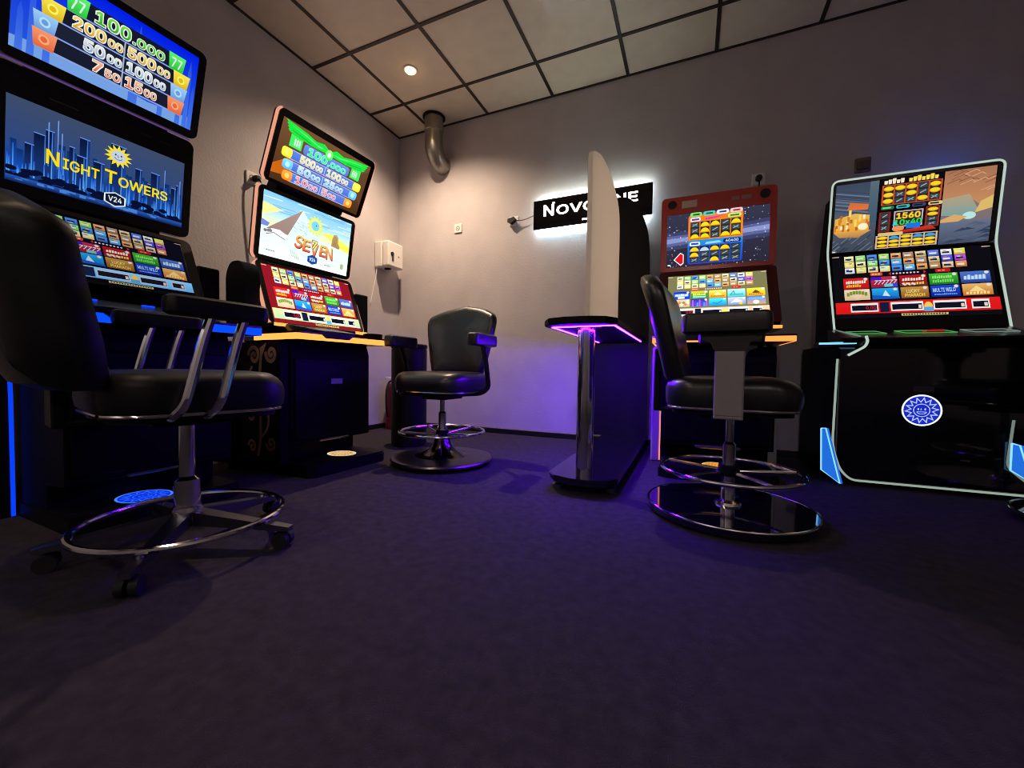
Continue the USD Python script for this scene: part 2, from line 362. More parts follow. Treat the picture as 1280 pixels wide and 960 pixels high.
def art_desert():
    g = Art(16/9); a = g.a; rr = random.Random(5)
    g.rect(0, 0, a, 1, (236, 250, 255), (128, 196, 236)); g.rect(0, .45, a, .72, (255, 243, 150), (170, 222, 242))
    for i in range(26):
        x, y = rr.uniform(0, a), rr.uniform(.72, .99); w = rr.uniform(.2, .6); g.poly([(x, y), (x+w, y+.015), (x+w*.9, y+.028), (x, y+.012)], (215, 240, 252) if rr.random() < .6 else (105, 178, 230))
    g.poly([(a*.62, .64), (a, .4), (a, .55), (a*.75, .68)], (252, 232, 90)); g.poly([(0, .62), (a*.2, .78), (0, .82)], (255, 240, 150))
    g.poly([(0, .42), (.1, .45), (.14, .52), (0, .56)], (110, 130, 215))
    g.poly([(0, 0), (a, 0), (a, .42), (a*.75, .5), (a*.4, .46), (0, .46)], (238, 252, 254), (214, 240, 246))
    g.poly([(a*.05, .43), (a*.4, .9), (a*.265, .42)], (150, 125, 118), (165, 140, 130)); g.poly([(a*.265, .42), (a*.4, .9), (a*.66, .45)], (214, 236, 240))
    for i in range(40):
        x, y = rr.uniform(a*.3, a*.58), rr.uniform(.46, .72); g.line([(x, y), (x+.05, y-.02)], .006, (150, 175, 185))
    g.poly([(a*.03, .36), (a*.1, .45), (a*.18, .46), (a*.27, .4), (a*.24, .33)], (240, 246, 250)); g.line([(a*.05, .34), (a*.12, .39), (a*.24, .33)], .012, (110, 110, 120))
    for x in (.04, .09, .07): g.disc(a*x, .38+x*.3, .03, .025, (125, 118, 120), n=9)
    for i in range(30):
        x, y = rr.uniform(0, a), rr.uniform(.05, .36); g.line([(x, y), (x+rr.uniform(.08, .4), y+rr.uniform(-.03, .02))], .005, (170, 205, 220))
    g.rays(a*.55, .72, .12, .18, 14, (212, 240, 90)); g.disc(a*.55, .72, .125, .125, (240, 240, 120)); g.disc(a*.55, .72, .085, .085, (120, 205, 245))
    g.disc(a*.56, .73, .012, .012, (60, 90, 140))
    B = (165, 130, 80)
    g.poly([(a*.76, .47), (a*.765, .6), (a*.78, .68), (a*.815, .7), (a*.84, .66), (a*.845, .55), (a*.87, .49), (a*.86, .45)], B, (185, 155, 110))
    for q in (.785, .8, .815): g.line([(a*q, .5), (a*q+.01, .66)], .006, (110, 85, 55))
    for ch, x, y, h, s in (('S', .33, .27, .2, .2), ('E', .425, .25, .19, .1), ('V', .52, .2, .22, 0), ('7', .565, .37, .11, .1), ('E', .62, .24, .19, .1), ('N', .705, .22, .21, -.1)):
        if ch == '7': continue
        g.text(ch, a*x+.012, y-.012, a*(x+.085)+.012, h, (60, 50, 45), shear=s); g.text(ch, a*x, y, a*(x+.085), h, (225, 75, 50), (250, 190, 80), shear=s)
    g.text('7', a*.53, .33, a*.59, .13, (240, 225, 120), edge=(70, 60, 50))
    badge(g, a*.55, .13, .1, .085, (24, 66, 150), (24, 66, 150), (235, 245, 255))
    for i in range(5): g.line([(a*.3+i*.035, .2-i*.012), (a*.3+i*.035+.035, .1-i*.012)], .01, (160, 180, 120))
    for x, w in ((.06, .16), (.7, .14)): 
        for i in range(4): g.rect(a*x+i*w*.25, .09-.0*i, a*x+i*w*.25+w*.18, .105, (95, 115, 130))
    g.rect(a*.9, .1, a*.94, .2, (170, 180, 120), r=.02)
    return g
def art_menu(bg, barc, barc2, set_b=False, bright=1., thin=False, left=.1):
    g = Art(1.72); a = g.a; rr = random.Random(11+set_b)
    B = lambda c: tuple(min(255, v*bright) for v in c)
    g.rect(0, 0, a, 1, bg)
    pal = [(196, 170, 120), (70, 150, 225), (214, 196, 140), (60, 95, 200), (205, 130, 70), (120, 190, 90), (215, 215, 220), (150, 110, 70), (50, 110, 190), (225, 205, 90)]
    cw = .078
    for k in range(10):
        for r in range(3):
            x0 = a*(left+k*cw); y1 = .975-r*.095; c = pal[(k*3+r*7+2) % 10]
            if k == 8 and r == 1: c = (60, 60, 190)
            if k == 9: c = [(225, 190, 50), (150, 60, 215), (190, 110, 60)][r]
            if k == 3: c = [(130, 200, 80), (50, 120, 215), (215, 205, 120)][r]
            g.rect(x0, y1-.088, x0+a*.065, y1, B(c), B(tuple(min(255, v*1.2+25) for v in c)))
            for i in range(3):
                xx = x0+a*rr.uniform(.004, .04); yy = y1-rr.uniform(.025, .075); g.rect(xx, yy, xx+a*.02, yy+.014, B(rr.choice(pal)))
            g.rect(x0+a*.008, y1-.06, x0+a*.05, y1-.035, B((240, 235, 225) if (k+r) % 2 else (40, 40, 70)))
    g.rect(0, .965, .05*a, .975, B((230, 200, 180))); g.rect(.95*a, .965, a, .975, B((230, 200, 180)))
    for k in range(8): g.disc(a*(.4+.022*k), .655, .012, .012, B((235, 200, 225)))
    g.poly([(a*.37, .655), (a*.385, .68), (a*.385, .63)], B((220, 40, 40))); g.poly([(a*.605, .655), (a*.59, .68), (a*.59, .63)], B((220, 40, 40)))
    g.rect(a*.25, .635, a*.33, .685, B((228, 70, 35)), r=.015); g.rect(a*.66, .635, a*.75, .685, B((205, 25, 30)), r=.015)
    for q in (.26, .28, .3): g.rect(a*q, .65, a*(q+.015), .67, B((255, 190, 160)))
    for q in (.675, .7): g.rect(a*q, .65, a*(q+.018), .67, B((255, 120, 110)))
    tw, th = .17, .165
    def tile(k, r, c, c2): 
        x0 = a*(.065+k*.184); y1 = (.615 if r == 0 else .435); g.rect(x0, y1-th, x0+a*tw, y1, B(c), B(c2)); return x0, y1
    def glyphs(x0, y, n, col, h=.04, w=.8):
        s = a*tw*w/n
        for i in range(n):
            hh = h*rr.uniform(.75, 1.1); g.poly([(x0+a*tw*.1+i*s, y), (x0+a*tw*.1+i*s+s*.75, y), (x0+a*tw*.1+i*s+s*.85, y+hh), (x0+a*tw*.1+i*s+s*.15, y+hh)], B(col))
    T0 = [((200, 20, 24), (220, 36, 36)), ((150, 28, 60), (190, 50, 90)), ((130, 20, 26), (190, 25, 35)), ((30, 120, 40), (70, 190, 60)), ((40, 60, 150), (80, 120, 210)),
          ((225, 190, 140), (240, 225, 200)), ((10, 110, 205), (40, 175, 240)), ((140, 85, 30), (200, 150, 70)), ((16, 36, 150), (30, 70, 215)), ((205, 110, 40), (240, 190, 110))]
    T1 = [((10, 60, 220), (20, 40, 210)), ((40, 120, 40), (90, 160, 60)), ((235, 150, 30), (255, 215, 80)), ((60, 190, 205), (170, 235, 235)), ((245, 170, 30), (255, 210, 60)),
          ((190, 170, 130), (225, 190, 150)), ((110, 60, 200), (40, 50, 140)), ((10, 130, 205), (70, 215, 235)), ((110, 130, 190), (190, 205, 225)), ((190, 150, 110), (70, 120, 220))]
    for i, (c, c2) in enumerate(T1 if set_b else T0):
        k, r = i % 5, i // 5; x0, y1 = tile(k, r, c, c2)
        if not set_b:
            if i == 0: glyphs(x0, y1-.085, 9, (250, 240, 230), .045); glyphs(x0, y1-.14, 7, (250, 190, 60), .04, .6)
            if i == 1:
                g.rect(x0, y1-.05, x0+a*.07, y1, B((70, 25, 200)))
                for j in range(6): g.text('7', x0+.03+j*.042, y1-.115, x0+.03+j*.042+.035, .06, B((245, 235, 240)), shear=.3)
                g.rect(x0+a*.085, y1-th+.008, x0+a*.14, y1-th+.05, B((110, 205, 225))); g.rect(x0+a*.14, y1-th, x0+a*tw, y1-th+.055, B((60, 70, 215)))
            if i == 2:
                g.rect(x0, y1-th, x0+a*tw, y1-.115, B((120, 45, 40))); glyphs(x0, y1-.085, 8, (250, 240, 225), .045); glyphs(x0, y1-.145, 8, (240, 200, 90), .035)
                for j in range(3): g.poly([(x0+.02+j*.05, y1-.12), (x0+.05+j*.05, y1-.155), (x0+.07+j*.05, y1-.15), (x0+.04+j*.05, y1-.11)], B((250, 225, 225)))
            if i == 3: glyphs(x0, y1-.075, 9, (150, 240, 110), .04, .7); glyphs(x0, y1-.135, 9, (120, 225, 100), .045, .75)
            if i == 4: g.rect(x0+.06, y1-.12, x0+.25, y1-.06, B((90, 140, 220))); glyphs(x0, y1-.115, 6, (200, 225, 250), .06, .75)
            if i == 5: 
                for j in range(9): g.poly([(x0+a*tw*.5, y1-th), (x0+a*tw*(j/9), y1), (x0+a*tw*((j+.45)/9), y1)], B((250, 210, 190)))
                a6 = np.linspace(.15, .85, 7)
                for q in a6: g.rect(x0+a*tw*q-.016, y1-.125+.05*math.sin(q*3.14), x0+a*tw*q+.014, y1-.07+.05*math.sin(q*3.14), B((120, 150, 40)))
            if i == 6: g.poly([(x0+.1, y1-.15), (x0+.15, y1-.03), (x0+.21, y1-.15)], B((200, 235, 255))); g.poly([(x0, y1-.1), (x0+.3, y1-.14), (x0+.3, y1-th), (x0, y1-th)], B((30, 90, 190)))
            if i == 7: g.text('LUCKY', x0+.06, y1-.085, x0+.2, .045, B((250, 225, 130))); g.text('PHARAOH', x0+.04, y1-.145, x0+.25, .045, B((250, 215, 110)))
            if i == 8: g.text('MULTI WILD', x0+.02, y1-.095, x0+.25, .055, B((190, 225, 255))); glyphs(x0, y1-.14, 12, (120, 170, 245), .02, .8)
            if i == 9: g.poly([(x0+.06, y1-.11), (x0+.14, y1-.03), (x0+.22, y1-.11)], B((250, 220, 140))); glyphs(x0, y1-.15, 7, (250, 225, 140), .04)
        else:
            if i == 0: g.rect(x0+.02, y1-.11, x0+.27, y1-.045, B((90, 150, 245))); glyphs(x0, y1-.1, 7, (225, 240, 255), .05); g.rect(x0+.08, y1-.155, x0+.2, y1-.115, B((235, 245, 255)))
            if i == 1: g.rect(x0, y1-.05, x0+a*tw, y1, B((190, 190, 60))); glyphs(x0, y1-.1, 7, (240, 225, 70), .045); g.rect(x0+.03, y1-.15, x0+.26, y1-.115, B((120, 235, 200)))
            if i in (2, 4): glyphs(x0, y1-.15, 8, (190, 90, 20), .035); g.poly([(x0+.08, y1-.11), (x0+.14, y1-.04), (x0+.2, y1-.08), (x0+.22, y1-.11)], B((255, 240, 160) if i == 2 else (90, 70, 20)))
            if i == 3: g.rect(x0+.03, y1-.14, x0+.26, y1-.1, B((70, 170, 180))); g.line([(x0+.05, y1-.12), (x0+.1, y1-.04), (x0+.12, y1-.11)], .014, B((60, 130, 120)))
            if i == 5: 
                for j in range(7): g.disc(x0+.04+j*.036, y1-.07-.04*(j % 2), .028, .03, B([(235, 235, 225), (120, 140, 80), (225, 120, 70)][j % 3]), n=9)
            if i == 6:
                for j in range(7): g.rect(x0+.02+j*.04, y1-th, x0+.045+j*.04, y1-.02-.03*(j % 3), B([(170, 90, 240), (60, 70, 230), (40, 160, 240)][j % 3]))
            if i == 7: g.line([(x0+.06, y1-.1), (x0+.14, y1-.12), (x0+.22, y1-.06)], .02, B((40, 120, 180)))
            if i == 8: g.poly([(x0+.04, y1-.12), (x0+.14, y1-.03), (x0+.25, y1-.1)], B((235, 240, 245))); g.disc(x0+.21, y1-.13, .03, .03, B((240, 190, 60)))
            if i == 9: glyphs(x0, y1-.06, 8, (90, 180, 245), .04); g.disc(x0+.14, y1-.12, .05, .04, B((245, 225, 200)))
        g.disc(x0+a*(tw-.02), y1-.022, .022, .022, B((240, 225, 215)), n=10)
    g.rect(0, .06, a, .235, barc, barc2); g.rect(0, 0, a, .06, tuple(v*.5 for v in bg) if thin else bg)
    W_ = B((245, 245, 245)); K = (18, 20, 34)
    for u0, u1 in ((.1, .28), (.36, .56), (.62, .81), (.84, .94)):
        g.rect(a*u0, .085, a*u1, .215, W_ if not thin else B((190, 205, 235))); g.rect(a*(u0+.008), .105, a*(u1-.008), .185, K)
        if u0 > .3: g.rect(a*(u1-.03), .115, a*(u1-.012), .165, B((225, 220, 200)))
    g.text('0,00', a*.2, .12, a*.265, .05, (200, 30, 50)); g.rect(a*.29, .075, a*.35, .22, (24, 28, 60))
    g.half(a*.59, .13, .045, .075, B((255, 210, 90))); g.rect(a*.59-.05, .07, a*.59+.05, .13, B((90, 170, 230)))
    g.rect(a*.42, .012, a*.7, .045, B((205, 190, 110)), B((225, 190, 120)))
    for i in range(16): g.rect(a*(.43+.0165*i), .02, a*(.44+.0165*i), .038, K)
    return g
def reels(g, x0, y0, x1, y1, cols, rows, seed, frame, kinds, lens=False):
    rr = random.Random(seed); w, h = (x1-x0)/cols, (y1-y0)/rows
    g.rect(x0-.012, y0-.012, x1+.012, y1+.012, frame)
    for i in range(cols):
        g.rect(x0+i*w+.008, y0, x0+(i+1)*w-.008, y1, (38, 36, 40))
        for j in range(rows):
            k = rr.choice(kinds); cx, cy = x0+(i+.5)*w, y0+(j+.5)*h
            if k == 'y': 
                if lens: g.disc(cx, cy, w*.46, h*.4, (235, 165, 15)); g.disc(cx, cy+h*.05, w*.4, h*.3, (250, 222, 40))
                else: g.half(cx, y0+j*h+h*.08, w*.44, h*.8, (250, 220, 30)); g.rect(cx-w*.4, y0+j*h+h*.06, cx+w*.4, y0+j*h+h*.2, (225, 150, 20))
            elif k == 'b': g.half(cx, y0+j*h+h*.08, w*.44, h*.8, (70, 160, 225))
            elif k == 'w': g.half(cx, y0+j*h+h*.08, w*.44, h*.7, (190, 215, 245))
            else:
                g.rect(x0+i*w+.012, y0+j*h+.008, x0+(i+1)*w-.012, y0+(j+1)*h-.008, (58, 66, 72)); q = rr.random()
                g.line([(cx-w*.25, cy-h*.2), (cx+w*.25, cy+h*.2)], h*.14, (175, 190, 200)); 
                if q < .6: g.line([(cx-w*.25, cy+h*.2), (cx+w*.25, cy-h*.2)], h*.1, (140, 155, 165))
def art_space():
    g = Art(16/9); a = g.a; rr = random.Random(9)
    g.rect(0, 0, a, 1, (44, 40, 58), (52, 54, 76))
    for k, (c, w) in enumerate((((62, 66, 105), .34), ((92, 100, 150), .2), ((138, 150, 205), .09))):
        g.poly([(0, .5-w/2), (a*.2, .5-w/2+.03), (a, .6-w/2), (a, .6+w/2), (a*.5, .55+w/3), (0, .5+w/2)], c)
    for i in range(150):
        x, y, r = rr.uniform(0, a), rr.random(), rr.choice([.004, .005, .007, .011]); g.disc(x, y, r, r, (215, 220, 245), n=6)
    x0, x1 = a*.22, a*.755
    g.rect(x0, .04, x1, .95, (235, 95, 20), (245, 130, 30), r=.04)
    for i, (c, t) in enumerate((((120, 225, 120), (30, 90, 40)), ((90, 205, 190), (20, 90, 90)), ((225, 235, 250), (40, 60, 130)), ((250, 205, 205), (170, 40, 60)))):
        q = x0+(x1-x0)*(.03+.245*i); g.rect(q, .92, q+(x1-x0)*.225, 1., c, r=.035); g.rect(q+.05, .945, q+(x1-x0)*.18, .975, t)
    g.rect(x0+.03, .83, x0+.22, .905, (250, 245, 250), r=.03); g.rect(x0+.06, .85, x0+.19, .885, (110, 60, 150)); g.rect(x1-.26, .84, x1-.03, .91, (190, 235, 120), r=.03); g.rect(x1-.22, .86, x1-.07, .885, (50, 110, 40))
    g.poly([(x0+.3, .84), (x0+.5, .86), (x0+.62, .9), (x0+.3, .88)], (225, 60, 160))
    reels(g, x0+.03, .5, x1-.03, .82, 5, 3, 4, (245, 140, 30), 'yygggb')
    g.rect(x0, .04, x1, .48, (20, 50, 190), (40, 150, 225), r=.03); g.rect(x0+.03, .37, x0+.22, .45, (235, 245, 255), r=.03); g.rect(x0+.06, .395, x0+.19, .43, (50, 80, 170))
    g.rect(x1-.33, .385, x1-.03, .46, (15, 30, 120), r=.03); g.text('40400', x1-.29, .4, x1-.07, .045, (225, 235, 255)); g.poly([(x0+.3, .39), (x0+.6, .4), (x0+.55, .44), (x0+.33, .43)], (150, 215, 250))
    reels(g, x0+.03, .06, x1-.03, .36, 5, 3, 15, (30, 80, 225), 'ygyggyw')
    g.poly([(a*.075, .14), (a*.145, .27), (a*.18, .23), (a*.18, .06), (a*.15, .02)], (250, 245, 245)); g.poly([(a*.088, .14), (a*.147, .25), (a*.172, .22), (a*.172, .07), (a*.148, .045)], (225, 20, 35))
    g.rect(a*.015, .03, a*.045, .055, (240, 240, 245))
    return g
def art_landscape():
    g = Art(16/9); a = g.a; rr = random.Random(21)
    L, R = a*.29, a*.7
    g.rect(0, 0, L, 1, (66, 74, 92), (96, 108, 128)); g.rect(0, .55, L, 1, (80, 92, 112), (62, 74, 96))
    for i in range(16):
        y = rr.uniform(.62, .98); g.poly([(0, y), (L, y-.12), (L, y-.1), (0, y+.02)], (108, 120, 140) if i % 2 else (62, 74, 96))
    g.rect(L*.8, .4, L, 1, (62, 92, 112), (92, 110, 124)); g.poly([(L*.02, .3), (L*.84, .3), (L*.84, .52), (L*.5, .56), (L*.02, .5)], (250, 170, 50), (235, 190, 90)); g.poly([(L*.3, .62), (L*.78, .6), (L*.8, .68), (L*.36, .73)], (232, 120, 60), (205, 110, 70))
    for i in range(22): x, y = rr.uniform(0, L*.85), rr.uniform(.3, .52); g.rect(x, y, x+.03, y+rr.uniform(.03, .1), rr.choice([(255, 220, 110), (220, 130, 40), (255, 240, 190), (180, 110, 50)]))
    g.disc(L*.7, .36, .06, .05, (255, 250, 210)); g.poly([(0, .3), (L*.9, .3), (L*.6, .2), (L*.15, .22)], (190, 130, 70), (225, 170, 90))
    for i in range(24):
        y = rr.uniform(0, .24); x = rr.uniform(0, L); g.line([(x, y), (x-.1, y-.09)], .012, (112, 120, 132) if i % 2 else (48, 56, 72))
    g.rect(R, 0, a, 1, (95, 112, 132), (172, 120, 90)); g.poly([(R, 1), (a, 1), (a, .55), (a*.93, .5), (a*.86, .62), (R, .55)], (205, 145, 100), (172, 118, 88))
    g.poly([(R, .62), (a*.86, .66), (a*.92, .44), (a*.86, .36), (R, .4)], (120, 165, 165), (185, 165, 130)); g.poly([(a*.9, .4), (a, .45), (a, .62), (a*.93, .55)], (225, 190, 110))
    for i in range(18): x, y = rr.uniform(R, a), rr.uniform(.6, .98); g.line([(x, y), (x+.12, y+.05), (x+.16, y+.02)], .01, (140, 92, 66) if i % 2 else (222, 165, 122))
    g.disc(a*.87, .37, .07, .05, (190, 235, 230)); g.poly([(R, .34), (a*.78, .4), (a*.86, .36), (a*.8, .29), (R, .3)], (222, 175, 110)); g.rect(R, 0, a, .3, (70, 80, 104), (104, 116, 140))
    for i in range(20): x, y = rr.uniform(R, a), rr.uniform(0, .27); g.poly([(x, y), (x+.18, y+.02), (x+.1, y+.05)], (88, 98, 122) if i % 2 else (56, 66, 90))
    g.rect(L, 0, R, 1, (16, 10, 14)); w = R-L
    for i in range(13): q = L+.06+i*(w-.12)/13; hh = .05+.012*(i % 3); (g.poly([(q, .925), (q+.034, .925), (q+.04, .925+hh), (q-.003, .925+hh)], (250, 225, 90) if i > 5 else (250, 240, 210)) if i != 5 else None)
    reels(g, L+.05, .64, R-.03, .9, 5, 3, 2, (205, 80, 40), 'yygyg', True)
    for i, c in enumerate(((40, 120, 80), (60, 190, 200), (60, 70, 110), (230, 205, 140))): q = L+.04+i*w*.245; g.rect(q, .565, q+w*.21, .615, c, r=.02); g.rect(q+.02, .58, q+w*.16, .6, (20, 30, 40) if i else (110, 235, 150))
    reels(g, L+.04, .26, L+.15, .52, 1, 3, 5, (140, 40, 40), 'ygg', True); reels(g, R-.16, .28, R-.03, .54, 1, 4, 8, (150, 50, 40), 'ygyg', True)
    g.rect(L+.2, .3, R-.2, .53, (205, 190, 205)); g.rect(L+.215, .315, R-.215, .515, (40, 36, 50)); g.text('1560', L+.23, .42, R-.23, .075, (250, 235, 60), edge=(190, 120, 30)); g.text('10x40', L+.21, .33, R-.21, .07, (70, 225, 90), edge=(20, 110, 50))
    g.rect(L+.35, .27, R-.22, .34, (30, 120, 235)); g.disc(L+.26, .28, .07, .04, (245, 150, 90)); g.poly([(L+.02, .2), (R-.04, .23), (R-.1, .29), (L+.3, .25)], (170, 30, 25), (215, 60, 40)); g.rect(L+.03, .195, L+.32, .235, (225, 200, 120), r=.015); g.poly([(L+.19, .33), (L+.22, .39), (L+.25, .33)], (60, 220, 235))
    reels(g, L+.02, .02, R-.03, .185, 5, 3, 31, (225, 190, 160), 'yygyyb', True)
    g.rect(0, .0, .04, .015, (235, 235, 240))
    return g
def art_logo(c, line, bg):
    g = Art(1.); g.disc(.5, .5, .5, .5, line, n=40); g.disc(.5, .5, .455, .455, bg, n=40)
    p = []
    for i in range(28):
        r = .4 if i % 2 == 0 else .265; t = math.pi*i/14+.1; p.append((.5+r*math.cos(t), .5+r*math.sin(t)))
    g.line(p, .026, c, True); q = np.linspace(0, 2*np.pi, 28, endpoint=False); g.line(np.stack([.5+.2*np.cos(q), .5+.2*np.sin(q)], 1), .022, c, True)
    for s in (-1, 1): g.disc(.5+s*.085, .535, .022, .036, c, n=10)
    g.line([(.49, .57), (.475, .52), (.505, .51)], .016, c)
    q = np.radians(np.linspace(200, 340, 12)); g.line(np.stack([.5+.13*np.cos(q), .48+.1*np.sin(q)], 1), .02, c); g.line([(.38, .45), (.62, .45)], .016, c)
    return g

# ================================================================== THE ROOM
RX, RY, RZ = 6.2, -6.0, 2.815
single('floor', bx(0, RX, RY, 0, -.1, 0), carpet_m, kind='structure', label='dark grey carpet covering the hall floor', category='floor')
single('wall_back', bx(-.15, RX+.15, 0, .15, 0, RZ+.1), wall_m, kind='structure', label='pale textured back wall carrying the lit sign', category='wall')
single('wall_left', bx(-.15, 0, RY, 0, 0, RZ+.1), wall_m, kind='structure', label='pale left wall behind the two tall machines', category='wall')
single('wall_right', bx(RX, RX+.15, RY, 0, 0, RZ+.1), wall_m, kind='structure', label='right wall outside the picture', category='wall')
single('wall_front', bx(-.15, RX+.15, RY-.15, RY, 0, RZ+.1), wall_m, kind='structure', label='front wall behind the camera', category='wall')
for nm, m in (('baseboard_back', bx(0, RX, -.014, 0, 0, .045, .003)), ('baseboard_left', bx(0, .014, RY, -.014, 0, .045, .003))):
    single(nm, m, skirt_m, kind='structure', label='black skirting strip along the %s wall' % nm[10:], category='skirting')
ceil = thing('ceiling', 'suspended ceiling of square tiles between dark bars', 'ceiling', (0, 0, RZ), kind='structure')
part(ceil, 'ceiling_slab', bx(0, RX, RY, 0, .06, .1), tbar_m)
xs = [0, .3808]+[.3808+.6*k for k in range(1, 10)]+[RX]; ys = [0, -.4012]+[-.4012-.6*k for k in range(1, 10)]+[RY]
xs = [x for x in xs if x <= RX]; ys = [y for y in ys if y >= RY]
if xs[-1]-xs[-2] < .05: xs.pop(-2)
LAMPS = [(.681, -.701, KEY), (1.281, -3.101, FILL*1.05), (.681, -5.501, FILL), (3.081, -5.501, FILL), (5.481, -5.501, FILL*.5)]
for i, (x0, x1) in enumerate(zip(xs, xs[1:])):
    for j, (y1, y0) in enumerate(zip(ys, ys[1:])):
        hole = [l for l in LAMPS if x0 < l[0] < x1 and y0 < l[1] < y1]
        p = sbox(x0+.002, y0+.002, x1-.002, y1-.002)
        if hole: p = p.difference(Point(hole[0][:2]).buffer(.042, 10))
        part(ceil, 'tile', extrude(p, .016, None, .004), tile_m[(i*7+j*5) % 3], False)
for x in xs[1:-1]: part(ceil, 'grid_bar', bx(x-.012, x+.012, RY, 0, -.001, .02), tbar_m, False)
for y in ys[1:-1]: part(ceil, 'grid_bar', bx(0, RX, y-.012, y+.012, -.0015, .02), tbar_m, False)
part(ceil, 'edge_bar', bx(0, RX, -.018, 0, -.002, .02), tbar_m, False); part(ceil, 'edge_bar', bx(0, .018, RY, 0, -.002, .02), tbar_m, False)

# recessed lamps
for k, (x, y, st) in enumerate(LAMPS):
    t = thing('ceiling_spotlight', 'small warm recessed spotlight glowing in a ceiling tile near the room corner' if k == 0 else ('recessed ceiling spotlight above the chair at the left edge' if k == 1 else 'recessed ceiling spotlight at the %s of the row behind the camera' % ('left-wall end', 'middle', 'right-wall end')[k-2]), 'ceiling light', (x, y, RZ), group=None if k < 2 else 'spotlights behind the camera')
    part(t, 'trim_ring', lathe([(.036, .01), (.0365, -.001), (.041, -.004), (.05, -.003), (.052, .003), (.042, .004)], 32), white_m)
    part(t, 'housing', lathe([(.038, .003), (.038, .055), (0, .055)], 24), steel_m)
    part(t, 'lamp_lens', lathe([(.035, .003), (.036, -.006), (.029, -.016), (.014, -.021), (0, -.022)], 24), emit('lamp_glow_%d' % (k > 0), (255, 205, 140), 16. if k == 0 else 4.))
    L = UsdLux.SphereLight.Define(stage, t+'/light'); L.CreateRadiusAttr(.022); L.AddTranslateOp().Set(Gf.Vec3d(0, 0, -.03))
    L.CreateIntensityAttr(st); L.CreateColorAttr(Gf.Vec3f(*(WARM if k < 2 else (1., .86, .78)))); L.CreateNormalizeAttr(False)
    sh = UsdLux.ShapingAPI.Apply(L.GetPrim()); sh.CreateShapingConeAngleAttr((69., 62.)[k] if k < 2 else 86.); sh.CreateShapingConeSoftnessAttr(1. if k < 2 else .4)
    L.AddRotateXOp().Set(0.)

# ================================================================== MACHINES
def panel_frame(s0, dt, zt, db, zb):
    U = A([0, -(dt-db), zt-zb], float); h = np.linalg.norm(U); U /= h; X = A([1., 0, 0]); N = np.cross(X, U)
    return frame4(X, U, N, (s0, -(dt+db)/2, (zt+zb)/2)), h
def screen_panel(root, name, label, s0, w, dt, zt, db, zb, act, art, pmat, r=.03, thick=.045, bez=bezel_m, side=None, sides=(-1, 1)):
    """a display: black housing with a raised rim, its lit picture and, where asked, coloured strips down its edges.
    act = (left, right, bottom, top) of the picture, in metres from the panel's middle"""
    M, h = panel_frame(s0, dt, zt, db, zb)
    out = Polygon(rrect(w, h, r, 8)); a0, a1, b0, b1 = act; inn = sbox(a0-.002, b0-.002, a1+.002, b1+.002)
    p = part(root, name, cat([extrude(out, thick, M, -thick), extrude(out.buffer(-.001).difference(inn), .004, M, 0)]), bez, label=label)
    M2 = M.copy(); M2[:3, 3] = (M@A([(a0+a1)/2, (b0+b1)/2, 0, 1]))[:3]
    if art is not None: picture(p, 'screen', art, a1-a0, b1-b0, M2, pmat)
    if side is not None:
        ring = out.buffer(.007, 6).difference(out.buffer(.0005))
        for q in sides:
            part(p, 'edge_light', extrude(ring.intersection(sbox(q*(w/2-.012), -9, q*9, 9) if q > 0 else sbox(-9, -9, -(w/2-.012), 9)), thick*.42, M, -thick*.44), side)
    return p, M, h
def logo_disc(root, x, d, z, r, art, pm, up=True, ry=None):
    M = frame4((1, 0, 0), (0, 1, 0), (0, 0, 1), (x, -d, z)) if up else frame4((1, 0, 0), (0, 0, 1), (0, -1, 0), (x, -d, z))
    return picture(root, 'logo_light', art, 2*r, 2*(ry or r), M, pm)

def floor_base(root, half=.26, dback=.30, dfront=.81, ptop=.06, pfront=.965, htop=.70):
    part(root, 'cabinet', side_extrude([(dback, ptop), (dfront-.14, ptop), (dfront-.14, ptop+.085), (dfront-.004, ptop+.095), (dfront, ptop+.10), (dfront, htop-.06), (dfront-.02, htop), (dback, htop)], -half, half), black_m)
    part(root, 'front_door', bx(-half+.015, half-.015, -dfront, -dfront-.012, ptop+.12, htop-.09, .004), door_m)
    part(root, 'kick_strip', bx(-.1, .1, -dfront+.004, -dfront-.012, ptop+.095, ptop+.105, .003), steel_m)
    o = Polygon([(-half-.005, -.08), (-half-.005, -pfront+.03), (-half+.035, -pfront), (half-.035, -pfront), (half+.005, -pfront+.03), (half+.005, -.08)])
    part(root, 'plinth', cat([extrude(o, ptop-.012), extrude(o.buffer(-.006), .012, None, ptop-.012)]), dark_m)
